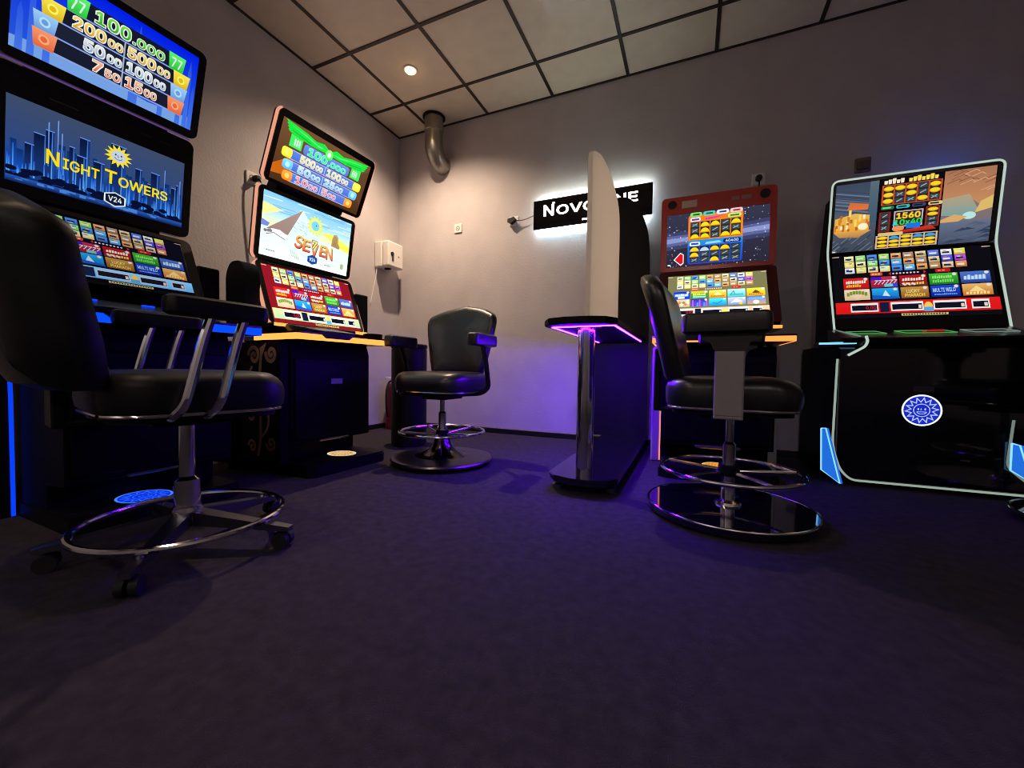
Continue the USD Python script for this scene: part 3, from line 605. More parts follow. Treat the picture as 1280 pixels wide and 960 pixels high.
def deck(root, light, half=.335, z0=.70, z1=.731, dfront=.965, dback=.42, up=.80):
    out = Polygon([(-half+.05, -dback), (-half, -dback-.1), (-half, -dfront+.012), (-half+.012, -dfront), (half-.012, -dfront), (half, -dfront+.012), (half, -dback-.1), (half-.05, -dback)])
    t = part(root, 'deck_shelf', cat([extrude(out.buffer(-.012), z1-z0, None, z0), extrude(out, .008, None, z1)]), bezel_m)
    strip = out.buffer(-.001).difference(out.buffer(-.011)).intersection(sbox(-9, -9, 9, -.62))
    part(t, 'edge_light', extrude(strip, z1-z0-.001, None, z0), light)
    # raised button panel whose front hangs over the strip
    b = part(root, 'button_panel', hull([(x, -d, z) for d, z, hw in ((.58, z1+.01, .24), (.58, up-.008, .22), (.72, up-.006, .20), (.86, z1+.014, .19), (dfront+.003, z1+.02, .17), (dfront+.003, z1-.018, .10), (dfront-.05, z1+.009, .2)) for x in (-.10-hw*.72, -.10+hw*.72)]), bezel_m)
    u = part(root, 'upper_ledge', bx(-.31, .31, -.50, -.745, up-.03, up-.006, .006), bezel_m)
    for x0, x1 in ((-.305, -.235), (.215, .305)):
        part(u, 'edge_light', bx(x0, x1, -.744, -.749, up-.026, up-.009), light)

def tall_machine(loc, rotz, label, light, art_top, art_mid, art_low, P, side=None, strip=None, pm=None, pf=.965, df=.965):
    t = thing('slot_machine', label, 'slot machine', loc, rotz)
    floor_base(t, pfront=pf); deck(t, light, dfront=df)
    (w, mt, mm, ml) = P
    fr = [(ml[2], ml[3]), (ml[0], ml[1]), (mm[2], mm[3]), (mm[0], mm[1]), (mt[2], mt[3]), (mt[0], mt[1])]
    back = [(ml[2]-.16, .70)]+[(d-.04, z) for d, z in fr[:5]]+[(fr[5][0]-.05, fr[5][1]-.04), (fr[5][0]-.10, fr[5][1]-.05), (mm[0]-.13, mm[1]), (mm[2]-.13, mm[3]), (ml[0]-.2, ml[1]-.1), (ml[0]-.22, .70)]
    part(t, 'upper_cabinet', side_extrude(back, -w*.34, w*.34), dark_m)
    dm = ml[0]+.06
    part(t, 'side_housing', bx(.312, .41, -dm+.24, -dm, .745, 1.05, .006), dark_m)
    part(t, 'side_housing', extrude(Polygon(roundpath([(dm-.17, .745, 0), (dm-.17, 1.04, 0), (dm-.13, 1.10, 0), (dm-.04, 1.10, 0), (dm, 1.04, 0), (dm, .745, 0)], .04)[:, :2]), .075, frame4((0, -1, 0), (0, 0, 1), (-1, 0, 0), (-.315, 0, 0))), dark_m)
    screen_panel(t, 'top_display', None, 0, w, *mt[:4], mt[4], art_top, pm, side=side)
    screen_panel(t, 'main_display', None, 0, w, *mm[:4], mm[4], art_mid, pm, side=side)
    screen_panel(t, 'touch_display', None, 0, w, *ml[:4], ml[4], art_low, pm, side=side, thick=.05)
    for q in (-1, 1):
        fl = part(t, 'side_pillar', bx(q*.27, q*.34, -.38, -.425, 0, .70, .006), dark_m)
        if strip and q < 0:
            path = roundpath([(-.278, -.43, .004), (-.277, -.43, .50), (-.286, -.43, .68), (-.31, -.43, .80)], .1)
            part(fl, 'edge_light', sweep(path, rrect(.011, .008, .002, 2), up=(0, 1, 0)), strip)
    return t

blue_led = emit('led_blue', (6, 62, 255), LED*1.0); amber_led = emit('led_amber', (255, 168, 74), LED*.95); rose_led = emit('led_rose', (250, 172, 140), .85)
pm_bright = picture_mat('display_bright', SCREEN*1.0); pm_mid = picture_mat('display_mid', SCREEN*.85); pm_soft = picture_mat('display_soft', SCREEN*.75); pm_logo = picture_mat('logo_picture', 1.6)
L1r, L2r = 1.5, 3.09
P1 = (.61, (.58, 2.0, .48, 1.635, (-.275, .275, -.155, .160)), (.46, 1.627, .40, 1.183, (-.272, .272, -.18, .117)), (.41, 1.166, .54, .875, (-.26, .26, -.150, .135)))
P2 = (.62, (.816, 1.849, .665, 1.528, (-.283, .283, -.16, .142)), (.636, 1.512, .577, 1.141, (-.283, .283, -.166, .166)), (.587, 1.13, .716, .789, (-.283, .283, -.176, .165)))
m1 = tall_machine((0, -2.35, 0), 90-L1r, 'tall black slot machine nearest the camera with a night skyline screen and blue strips', blue_led, art_ladder_city(), art_night_city(),
                  art_menu((12, 12, 26), (92, 160, 215), (120, 190, 235), bright=.85, thin=True), P1, None, emit('led_blue_strip', (10, 66, 255), .95), pm_soft, .885, .928)
_M, _h = panel_frame(0, *P1[1][:4]); part('/World/slot_machine/top_display', 'edge_light', extrude(sbox(-.29, -_h/2-.006, .29, -_h/2-.001), .01, _M, -.03), emit('led_mauve', (130, 95, 170), .45))
for x0, x1 in ((-.20, -.148), (-.022, .018)): part(m1, 'ledge_light', bx(x0, x1, -.744, -.7485, .776, .793), blue_led)
part(m1, 'camera_window', bx(-.17, -.09, -.447, -.455, 1.555, 1.59), mat('window_dark', (40, 40, 42), .2))
for q in (.1, .17): part(m1, 'sensor_window', bx(q, q+.045, -.452, -.457, 1.572, 1.592), MATS['window_dark'])
logo_disc(m1, -.035, .775, .0605, .082, art_logo((50, 110, 255), (70, 130, 255), (8, 48, 225)), picture_mat('logo_blue', 1.0), ry=.095)
m2 = tall_machine((0, -1.495, 0), 90-L2r, 'tall black slot machine in the corner with a desert pyramid screen and amber strips', amber_led, art_ladder_wings(), art_desert(),
                  art_menu((140, 22, 34), (190, 225, 170), (225, 235, 170), bright=1.05), P2, rose_led, None, pm_bright)
logo_disc(m2, .055, .81, .0605, .072, art_logo((150, 105, 50), (255, 235, 190), (250, 205, 140)), picture_mat('logo_amber', .95), ry=.088)
part(m2, 'info_plate', bx(-.027, .048, -.818, -.8245, .471, .501), grey_m); part(m2, 'door_lock', bx(-.1, -.06, -.82, -.826, .452, .46), dark_m)
# scroll ornament on the corner machine's side, printed gold on a black side panel
sp = part(m2, 'side_panel', bx(-.262, -.315, -.45, -.80, .06, .695, .006), black_m)
def scroll(pts, w):
    P = bezier(pts, 26); return [(p[0], p[1]) for p in P]
def spiral(cx, cy, r0, turns, a0, s=1): 
    return [(cx+s*r0*(1-q*.85)*math.cos(a0+turns*2*np.pi*q), cy+r0*(1-q*.85)*math.sin(a0+turns*2*np.pi*q)) for q in np.linspace(0, 1, 40)]
from shapely.geometry import LineString
from shapely import union_all
curves = [(scroll([(.62, .10), (.68, .25), (.60, .42), (.66, .66)], 0), .010), (scroll([(.655, .2), (.73, .25), (.72, .32), (.68, .36)], 0), .007), (scroll([(.63, .4), (.55, .44), (.53, .52), (.57, .56)], 0), .007), (spiral(.735, .63, .045, 1.4, 3.1), .010), (spiral(.59, .62, .05, 1.4, .2, -1), .010), (spiral(.735, .42, .035, 1.2, 2.6), .007), (spiral(.56, .30, .035, 1.2, .4, -1), .007), (spiral(.73, .17, .04, 1.3, 3.4), .008), (spiral(.57, .14, .035, 1.3, .2, -1), .007)]
orn = union_all([LineString(c).buffer(w) for c, w in curves]+[Polygon([(.65, .60), (.70, .69), (.64, .66)])])
orn = orn.intersection(sbox(.46, .07, .795, .685))
part(sp, 'gold_scroll', extrude(orn, .0015, frame4((0, -1, 0), (0, 0, 1), (-1, 0, 0), (-.3152, 0, 0))), gold_m, label='gold scroll ornament')

# ---- red machine
m3r = 1.7
t = thing('slot_machine', 'red slot machine with a starry space game, behind the chair at the back wall', 'slot machine', (2.779, 0, 0), m3r); M3 = t
orange_led = emit('led_orange', (255, 150, 70), LED*.95)
floor_base(t, half=.275, dfront=.80, pfront=.95)
deck(t, orange_led, half=.325, z0=.718, z1=.744, dfront=.96, up=.826)
part(t, 'upper_cabinet', side_extrude([(.08, .70), (.5, .70), (.62, .82), (.44, 1.2), (.43, 1.62), (.2, 1.62), (.08, 1.3)], -.26, .26), dark_m)
p, M, h = screen_panel(t, 'main_display', None, 0, .625, .482, 1.652, .493, 1.19, (-.277, .277, -.205, .122), art_space(), pm_mid, r=.025, thick=.05, bez=red_m)
for q in (-.25, .25):
    c = (M@A([q, .185, .0045, 1]))[:3]
    part(p, 'speaker', extrude(Point(0, 0).buffer(.026, 12), .003, frame4(M[:3, 0], M[:3, 1], M[:3, 2], c)), mat('speaker_black', (6, 6, 7), .6))
for x0, x1, mm_ in ((-.195, -.11, cream_m), (.075, .118, grey_m), (.13, .18, grey_m)):
    part(p, 'label_plate', extrude(sbox(x0, .168 if x0 > 0 else .158, x1, .19 if x0 > 0 else .2), .002, M, .004), mat('plate_dull', (196, 182, 166), .5) if mm_ is cream_m else mat('plate_mauve', (158, 118, 120), .5))
screen_panel(t, 'touch_display', None, 0, .63, .50, 1.184, .69, .838, (-.262, .262, -.165, .165), art_menu((118, 118, 78), (238, 170, 110), (250, 215, 180), True, 1.1), pm_bright, r=.02, bez=mat('dark_red_lacquer', (70, 16, 16), .25, coat=.3))
for q in (-1, 1):
    fl = part(t, 'side_pillar', bx(q*.288, q*.342, -.44, -.54, 0, .72, .008), mat('pillar_grey', (150, 145, 142), .45))
    if q < 0: part(fl, 'edge_light', bx(-.292, -.285, -.541, -.546, .01, .44), emit('led_salmon', (255, 140, 110), 1.2))
part(t, 'foot_bar', bx(-.1, .12, -.80, -.85, .155, .172, .006), steel_m)
logo_disc(t, .02, .80, .0605, .08, art_logo((150, 80, 20), (255, 205, 120), (250, 170, 70)), MATS['logo_amber'])

# ---- wide black machine
m4r = 1.5
t = thing('slot_machine', 'black slot machine outlined in pale light strips, at the right edge of the picture', 'slot machine', (3.70, 0, 0), m4r); M4 = t
glow_m = emit('led_pale', (214, 235, 222), .72); glow2_m = emit('led_pale_dim', (170, 190, 182), .42)
cyan_m = emit('led_cyan', (120, 205, 255), 1.3); fin_m = emit('led_fin', (34, 112, 225), .95); fin_edge = emit('led_fin_edge', (130, 205, 255), 1.3)
part(t, 'cabinet', side_extrude([(.04, .03), (.69, .03), (.70, .06), (.70, .70), (.66, .72), (.04, .72)], -.36, .33), black_m)
part(t, 'plinth', bx(-.33, .30, -.06, -.66, 0, .03), rubber_m)
part(t, 'front_door', hull([(x, y, z) for y, zs, xs_ in ((-.70, (.03, .70), (-.37, .335)), (-.712, (.045, .69), (-.36, .325))) for z in zs for x in xs_]), gloss_m)
part(t, 'upper_cabinet', side_extrude([(.06, .70), (.48, .72), (.46, .82), (.345, 1.23), (.38, 1.60), (.16, 1.60), (.06, 1.2)], -.30, .30), dark_m)
screen_panel(t, 'main_display', None, 0, .68, .437, 1.621, .396, 1.238, (-.325, .318, -.185, .175), art_landscape(), pm_soft, r=.02)
screen_panel(t, 'touch_display', None, 0, .68, .396, 1.236, .529, .80, (-.325, .322, -.163, .218), art_menu((14, 14, 20), (226, 24, 26), (235, 30, 30), bright=1.0, left=.085), pm_soft, r=.008)
O = .008
rim = roundpath([(-.338, -.535, .80), (-.345, -.40, 1.238), (-.345, -.441, 1.626), (.345, -.441, 1.626), (.345, -.40, 1.238), (.345, -.535, .80)], .035, 6)
part(t, 'rim_light', tube(rim, .0052, 8), glow_m)
part(t, 'deck', hull([(x, -d, z) for d, z, hw in ((.50, .80, .36), (.53, .805, .36), (.715, .745, .36), (.722, .735, .355), (.715, .72, .35), (.50, .71, .35)) for x in (-hw, hw-.02)]), bezel_m)
def slope(x, q):
    q = .3+q*.42; return (x, -(.53+(.715-.53)*q)-.002, .805-(.805-.745)*q+.0035)
green_m = emit('led_green', (110, 205, 110), .5); redl_m = emit('led_red', (225, 50, 40), .6)
for x0, x1, m_ in ((-.31, -.16, green_m), (-.115, .10, green_m), (.13, .31, glow2_m)):
    part(t, 'button_outline', tube(roundpath([slope(x0, .25), slope(x1-.03, .25), slope(x1, .9), slope(x0+.03, .9), slope(x0, .25)], .004, 3), .0022, 6), m_)
part(t, 'button_light', tube([slope(.01, .3), slope(.07, .3)], .004, 6), redl_m); part(t, 'button_light', lathe([(.007, -.002), (.006, .004), (0, .005)], 12, slope(-.01, .55)), redl_m)
part(t, 'deck_wing', bx(-.45, -.26, -.62, -.70, .70, .728, .008), bezel_m)
part(t, 'front_light', tube([(-.447, -.703, .718), (-.295, -.703, .720)], .0055, 8), cyan_m)
part(t, 'front_light', tube(roundpath([(-.262, -.716, .752), (-.258, -.726, .725), (-.268, -.726, .70), (-.332, -.722, .658)], .03), .006, 8), glow_m)
part(t, 'rim_light', tube([(-.338, -.537, .80), (-.285, -.715, .752)], .004, 6), glow2_m)
part(t, 'side_light', tube(roundpath([(-.372, -.713, .64), (-.379, -.713, .198), (-.345, -.713, .085), (-.300, -.713, .036), (.33, -.713, .036)], .09, 8), .0052, 8), emit('led_line', (205, 225, 210), .5))
part(t, 'side_light', tube(roundpath([(.272, -.714, .37), (.258, -.714, .158), (.335, -.714, .085)], .03, 6), .005, 8), glow2_m)
def fin(pts, name):
    p_ = part(t, name, hull([A(q)+A([dx, 0, 0]) for q in pts for dx in (0., .012)]), fin_m)
    part(p_, 'edge_light', tube(list(pts)+[pts[0]], .0035, 6), fin_edge)
fin([(-.434, -.735, .289), (-.415, -.735, .292), (-.349, -.735, .018), (-.428, -.735, .08)], 'light_fin')
fin([(.262, -.728, .268), (.288, -.728, .26), (.33, -.728, .10), (.262, -.728, .148)], 'light_fin')
part(t, 'back_light', bx(.20, .335, -.12, -.17, 1.61, 1.622), emit('led_back', (50, 110, 255), 16.))
part(t, 'info_plate', bx(-.075, .0, -.712, -.714, .485, .512), mat('plate_black', (34, 34, 40), .4)); part(t, 'door_lock', bx(.105, .135, -.712, -.716, .17, .176), steel_m)
logo_disc(t, -.041, .7135, .398, .074, art_logo((150, 165, 255), (215, 225, 255), (22, 34, 150)), pm_logo, up=False)

# ================================================================== CHAIRS (local: seat faces +x)
def seat_mesh(w=.46, d=.45, z0=.43, z1=.55):
    o = rrect(d, w, .11, 8); m = pillow(o, [(.02, z0), (.004, z0+.012), (0, z0+.035), (.0, z0+.075), (.006, z1-.028), (.018, z1-.014), (.04, z1-.004)], .006)
    m = m.subdivide() if False else m
    v = m.vertices; v[:, 2] += np.where(v[:, 2] > z0+.06, -.018*np.clip((v[:, 0]-d*.25)/(d*.25), 0, 1)**2, 0); m.vertices = v; return m
def back_mesh(w=.44, h=.44, thick=.07, taper=.72, z0=.50, x0=-.20, lean=.13, wrap=.06, peak=.06, soft=1.):
    n = 14; pts = []
    side = [(w/2*taper, 0), (w/2*(taper+.1), h*.2), (w/2*.97, h*.62), (w/2, h*.76), (w/2*.95, h*.86), (w/2*.6, h*.96), (0, h+peak*.2)]
    o = roundpath([(x, z, 0) for x, z in side], .04, 5)[:, :2]
    right = o; left = o[::-1]*A([-1, 1]); pts = np.vstack([right[:-1], left[:-1] if False else left])
    bottom = np.linspace(-w/2*taper, w/2*taper, 8)[1:-1]; pts = np.vstack([pts, np.stack([bottom, np.zeros(6)], 1)])
    q = [pts[0]]
    for p_ in pts[1:]:
        if np.linalg.norm(p_-q[-1]) > .004: q.append(p_)
    pts = np.array(q)
    k = soft; m = pillow(pts, [(.03*k, 0), (.008*k, .008*k), (0, .025*k), (0, thick-.025*k), (.01*k, thick-.008*k), (.03*k, thick)], .012)
    v = m.vertices.copy()        # columns: across, up, thickness
    y, u, tck = v[:, 0], v[:, 1], v[:, 2]
    x = x0-lean*(u/h)-thick*.5+tck+wrap*(2*np.abs(y)/w)**2.2
    m.vertices = np.stack([x, y, z0+u], 1); m.invert() if m.volume < 0 else None
    return m
def pad_mesh(x0, x1, y, z, w=.055, t=.038, tilt=0.):
    m = pillow(rrect(x1-x0, w, .026, 6, (x0+x1)/2, y), [(.012, z-t), (.002, z-t+.006), (0, z-t*.5), (.003, z-.008), (.014, z-.001)], .002)
    m.vertices[:, 2] += tilt*(m.vertices[:, 0]-x0); return m
def post_upper(t, z0=.20, z1=.42, r=.024):
    part(t, 'gas_column', lathe([(0, z0), (r+.006, z0), (r+.006, z0+.02), (r, z0+.03), (r, z0+.11), (r*.62, z0+.12), (r*.62, z1), (0, z1)], 20), chrome_m)
def under_seat(t, w=.40, d=.40):
    part(t, 'seat_pan', extrude(Polygon(rrect(d, w, .08, 6)), .022, None, .41), dark_m)
    o = rrect(d+.03, w+.03, .1, 8); part(t, 'seat_rail', tube(np.c_[o, np.full(len(o), .431)], .006, 8, True), chrome_m)
    part(t, 'mounting_plate', bx(-.1, .1, -.08, .08, .385, .41, .004), dark_m)
def chair(label, loc, face, style):
    t = thing('casino_chair', label, 'chair', (*loc, 0), face)
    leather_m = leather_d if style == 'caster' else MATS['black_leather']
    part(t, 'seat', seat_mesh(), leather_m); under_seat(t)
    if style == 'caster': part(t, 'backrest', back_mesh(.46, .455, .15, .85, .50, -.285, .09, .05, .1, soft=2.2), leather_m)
    elif style == 'disc': part(t, 'backrest', back_mesh(.50, .44, .085, .72, .53, -.19, .10, .06, .06, soft=1.2), leather_m)
    else: part(t, 'backrest', back_mesh(.44, .45, .075, .74, .52, -.20, .12, .04), leather_m)
    part(t, 'back_bracket', cat([bx(-.28, -.1, -.05, .05, .40, .412, .003), bx(-.285, -.26, -.05, .05, .40, .66, .004)]), dark_m)
    for q in (-1, 1):
        y = q*(.252 if style == 'caster' else .285)
        if style == 'caster':
            part(t, 'arm_pad', pad_mesh(-.12, .125, y, .744, .062, .052, -.02), leather_m)
            for x in (-.045, .035):
                part(t, 'arm_tube', tube(roundpath([(x+.03, y, .70), (x+.012, y, .64), (x-.03, y, .46), (x-.05, q*.22, .425), (x-.05, q*.12, .418)], .04), .0125, 10), chrome_m)
        elif style == 'disc':
            part(t, 'arm_pad', pad_mesh(-.10, .16, y, .765, .075, .07), leather_m)
            part(t, 'arm_tube', sweep(roundpath([(.03, y, .70), (-.01, y, .62), (-.05, y, .46), (-.05, q*.24, .425), (-.04, q*.12, .415)], .05), rrect(.03, .012, .004, 2)), mat('arm_steel_dark', (96, 96, 100), .25, metal=1.))
        else:
            part(t, 'arm_pad', pad_mesh(-.15, .12, y, .765, .08, .07), leather_m)
            part(t, 'arm_post', bx(-.045, .045, y-.006, y+.006, .415, .69, .004), mat('arm_steel_grey', (140, 134, 135), .5, metal=.15))
            part(t, 'arm_bracket', extrude(Polygon([(-.09, .697), (.09, .697), (.09, .675), (.06, .665), (.045, .635), (-.045, .635), (-.06, .665), (-.09, .675)]), .014, frame4((1, 0, 0), (0, 0, 1), (0, -1, 0), (0, y+.007, 0))), mat('arm_bracket_dark', (46, 44, 47), .45, metal=.4))
            part(t, 'arm_foot', bx(-.045, .045, q*.12, y+q*.006, .405, .417, .003), MATS['arm_steel_grey'])
    if style == 'caster':
        post_upper(t, .10, .42, .034)
        part(t, 'hub', lathe([(0, .07), (.04, .07), (.043, .09), (.04, .112), (.034, .12), (0, .12)], 24), steel_m)
        for k in range(5):
            a = math.radians(-49-face+72*k); c, s = math.cos(a), math.sin(a)
            part(t, 'base_leg', hull([(c*r-s*w, s*r+c*w, z) for r, ww, z0, z1 in ((.03, .024, .07, .112), (.325, .013, .052, .066)) for w in (-ww, ww) for z in (z0, z1)]), steel_m)
            cs = part(t, 'caster', cat([trimesh.creation.cylinder(.024, .018, sections=20, transform=trimesh.transformations.translation_matrix((c*.30+s*dy, s*.30-c*dy, .0245))@trimesh.geometry.align_vectors((0, 0, 1), (-s, c, 0))) for dy in (-.014, .014)]), rubber_m)
            part(cs, 'caster_fork', lathe([(0, .02), (.018, .022), (.022, .042), (.008, .05), (.008, .054), (0, .054)], 14, (c*.295, s*.295, 0)), dark_m)
        part(t, 'foot_ring', torus(.258, .0095, .092), chrome_m)
        for k in range(5):
            a = math.radians(-49-face+72*k); c, s = math.cos(a), math.sin(a)
            part(t, 'ring_clip', lathe([(0, .06), (.008, .06), (.008, .09), (0, .09)], 10, (c*.258, s*.258, 0)), chrome_m)
    else:
        post_upper(t, .17 if style == 'flat' else .19)
        part(t, 'foot_ring', torus(.25, .0085, .19 if style == 'disc' else .176), chrome_m)
        part(t, 'ring_collar', lathe([(0, .155), (.036, .155), (.04, .17), (.036, .20), (0, .20)], 24), dark_m)
        for k in range(5):
            a = math.radians(20+72*k); part(t, 'ring_spoke', tube([(.03*math.cos(a), .03*math.sin(a), .172), (.248*math.cos(a), .248*math.sin(a), .19 if style == 'disc' else .176)], .0075, 8), chrome_m)
        if style == 'disc':
            part(t, 'base_disc', lathe([(0, .012), (.285, .012), (.30, .02), (.302, .03), (.296, .038), (.27, .045), (0, .05)], 56), mat('disc_satin', (96, 92, 96), .3, metal=1.))
            part(t, 'base_cone', lathe([(.16, .047), (.13, .055), (.09, .075), (.062, .105), (.045, .15), (.036, .165), (0, .165)], 40), mat('cone_chrome', (74, 72, 78), .16, metal=1.))
        else:
            part(t, 'base_disc', lathe([(0, .006), (.29, .006), (.302, .014), (.304, .034), (.298, .040), (0, .042)], 64), mat('disc_mirror', (10, 9, 14), .05, spec=1., coat=1.))
            part(t, 'disc_rim', torus(.301, .005, .038, 64, 8), chrome_m)
            part(t, 'post', lathe([(0, .04), (.05, .04), (.046, .052), (.026, .06), (.024, .17), (0, .17)], 24), chrome_m)
        part(t, 'base_foot', lathe([(0, 0), (.24, 0), (.25, .014), (0, .014)], 40), rubber_m)
    return t
C1 = chair('high-backed black leather chair on a five-star caster base, at the left edge of the picture', (1.247, -2.505), 79., 'caster')
C2 = chair('black leather chair with a trumpet-shaped base, standing in the room corner', (1.312, -1.186), 270., 'disc')
C3 = chair('black leather chair on a mirror-black disc base, in front of the red machine', (2.824, -1.425), -6., 'flat')

C4 = chair('chair with a chrome-rimmed base barely showing at the right edge of the picture', (4.155, -1.04), 165., 'flat')
# ================================================================== STANDING TABLE WITH PRIVACY SCREENS
t = thing('standing_table', 'narrow standing table with violet strip lighting, a cream fin and a black arched board', 'table', (2.225, 0, 0))
top = Polygon([(-.17, -.30), (-.17, -1.46), (-.13, -1.53), (-.05, -1.56), (.05, -1.56), (.12, -1.53), (.155, -1.46), (.155, -.30)]).buffer(.012, 4).buffer(-.008)
part(t, 'table_top', cat([extrude(top, .022, None, .768), extrude(top.buffer(-.004), .004, None, .764), extrude(top.buffer(-.004), .004, None, .79)]), mat('table_black', (12, 11, 14), .6, spec=.12))
vio = emit('led_violet', (86, 4.2, 255), LED_TABLE)
for x0, x1, y0, y1 in ((-.135, .145, -1.443, -1.451), (-.137, -.145, -1.442, -.42), (.140, .148, -1.442, -.46)):
    part(t, 'strip_light', bx(x0, x1, y0, y1, .7602, .7638), vio)
part(t, 'column', lathe([(0, .075), (.04, .075), (.04, .755), (.045, .758), (.045, .764), (0, .764)], 32, (0, -1.36, 0)), chrome_m)
base = Polygon([(-.16, -.10), (-.16, -1.40), (-.12, -1.46), (-.04, -1.49), (.06, -1.49), (.13, -1.46), (.165, -1.40), (.165, -.10)]).buffer(.012, 4).buffer(-.01)
part(t, 'base_plate', cat([extrude(base.buffer(-.006), .03, None, .05), extrude(base, .012, None, .066)]), mat('base_black', (12, 11, 15), .12, coat=.3))
for x, y in ((-.12, -1.38), (.12, -1.34), (-.12, -.2), (.12, -.2)):
    part(t, 'foot', lathe([(0, 0), (.028, 0), (.028, .02), (.014, .028), (.014, .052), (0, .052)], 18, (x, y, 0)), steel_m)
def arch(w, h, sh, c=0.):
    q = np.linspace(0, np.pi, 40); return Polygon([(c+w/2, 0)]+[(c+w/2*math.cos(a), sh+(h-sh)*math.sin(a)) for a in q]+[(c-w/2, 0)])
bb = [(1.931, .08), (1.931, 1.379), (1.934, 1.481), (1.947, 1.584), (1.985, 1.69), (2.03, 1.766), (2.085, 1.829), (2.16, 1.845), (2.235, 1.829), (2.287, 1.766), (2.333, 1.689), (2.37, 1.57), (2.384, 1.433), (2.387, 1.279), (2.387, .08)]
part(t, 'back_board', extrude(Polygon(roundpath([(x-2.225, z, 0) for x, z in bb], .05, 4)[:, :2]), .03, frame4((1, 0, 0), (0, 0, 1), (0, -1, 0), (0, -.14, 0))), panelblack_m, label='tall black arched board')
sail = Polygon(roundpath([(x, z, 0) for x, z in [(-1.31, .794), (-1.31, 1.606), (-1.232, 1.64), (-1.115, 1.68), (-.954, 1.697), (-.798, 1.69), (-.618, 1.648), (-.53, 1.585), (-.508, 1.47), (-.508, .794)]], .05, 4)[:, :2])
part(t, 'privacy_fin', extrude(sail, .022, frame4((0, 1, 0), (0, 0, 1), (1, 0, 0), (-.021, 0, 0))), fin_cream, label='frosted cream curved fin')

# ================================================================== ON THE BACK WALL
t = thing('wall_sign', 'long black wall sign with white back-lit capital letters', 'sign', (1.9145, 0, 1.8475))
part(t, 'sign_board', bx(-.47, .47, -.05, -.06, -.1175, .1175, .003), gloss_m)
part(t, 'standoff', bx(-.42, .42, 0, -.05, -.02, .02), dark_m)
hal = emit('sign_halo', (225, 240, 245), HALO)
part(t, 'back_light', bx(-.44, .44, -.04, -.0495, .085, .1), hal); part(t, 'back_light', bx(-.44, .44, -.04, -.0495, -.1, -.085), emit('sign_halo_low', (215, 240, 248), HALO*1.25))
part(t, 'back_light', bx(-.44, .44, -.047, -.039, .111, .116), emit('sign_halo_up', (226, 240, 222), 52.))
let = emit('sign_letters', (255, 244, 222), 3.2)
M_ = frame4((1, 0, 0), (0, 0, 1), (0, -1, 0), (0, -.06, 0))
word = 'NOVOLINE'; xx = [-.378, -.268, -.158, -.05, .055, .14, .195, .295]; ww = [.085, .1, .1, .1, .07, .03, .085, .07]
for ch, x, w_ in zip(word, xx, ww):
    m = meshkit.text_mesh(ch, .085, .006, True); lo, hi = m.bounds; m.apply_translation((-lo[0], 0, 0)); m.apply_scale((w_/(hi[0]-lo[0]), 1, 1)); m.apply_scale((1, .8 if ch != 'N' or x > 0 else 1, 1)); m.apply_translation((x, -.018 if x < 0 else -.004, .0005)); m.apply_transform(M_)
    part(t, 'letter', m, let, False)
part(t, 'letter_dot', bx(-.305, -.285, -.0605, -.066, .072, .086, .003), let)
part(t, 'underline', bx(-.055, .06, -.0605, -.064, -.092, -.078), let); part(t, 'underline', bx(.30, .345, -.0605, -.064, -.052, -.04), let)
cord = bezier([(1.262, -.045, 1.846), (1.31, -.03, 1.825), (1.38, -.03, 1.84), (1.445, -.03, 1.865)], 18)
def socket(name, label, loc, rot, plug=None, group=None):
    s = thing(name, label, 'wall socket', loc, rot)
    part(s, 'plate', bx(-.04, .04, 0, -.011, -.04, .04, .004), white_m)
    part(s, 'socket_well', lathe([(.021, .0), (.021, .0015), (.019, .0015), (0, .001)], 20), mat('socket_shadow', (90, 84, 78), .6)) if False else part(s, 'socket_well', extrude(Point(0, 0).buffer(.02, 10).difference(Point(0, 0).buffer(.016, 10)).union(sbox(-.004, -.004, .004, .004)), .002, frame4((1, 0, 0), (0, 0, 1), (0, -1, 0), (0, -.0105, 0))), mat('socket_shadow', (70, 62, 56), .6))
    return s
socket('wall_socket', 'empty white wall socket on the back wall beside the corner', (.683, 0, 1.858), 0)
socket('wall_socket', 'white wall socket holding the black adapter left of the sign', (1.245, 0, 1.848), 0)
t = thing('power_adapter', 'black plug-in power adapter with a thin lead to the sign', 'power adapter', (1.238, -.012, 1.846))
part(t, 'adapter_body', hull([(x, y, z) for y, sx in ((0, .03), (-.03, .04), (-.04, .034)) for x, z in ((-sx, .012), (sx*.6, .024), (sx*1.15, 0), (-sx*.2, -.03), (-sx, -.012))]), rubber_m)
part(t, 'lead', tube(cord-A([1.238, -.012, 1.846]), .0035, 8), mat('lead_grey', (90, 82, 78), .6))
socket('wall_socket', 'white wall socket with a black plug above the red machine', (3.063, 0, 1.885), 0)
t = thing('power_plug', 'black mains plug in the socket above the red machine', 'plug', (3.063, -.011, 1.885))
part(t, 'plug_body', lathe([(0, 0), (.019, 0), (.021, .02), (.014, .04), (0, .042)], 18).apply_transform(trimesh.transformations.rotation_matrix(math.pi/2, (1, 0, 0))), rubber_m)
part(t, 'lead', tube(bezier([(0, -.035, 0), (0, -.06, -.03), (-.005, -.035, -.12), (0, -.02, -.25)], 16), .0045, 8), rubber_m)
s = thing('wall_socket', 'dim brown wall socket above the right-edge machine', 'wall socket', (3.625, 0, 1.873))
part(s, 'plate', bx(-.04, .04, 0, -.014, -.045, .045, .004), mat('plate_brown', (120, 96, 84), .6)); part(s, 'cover', bx(-.03, .03, -.014, -.03, -.03, .02, .006), mat('cover_brown', (96, 76, 66), .6))
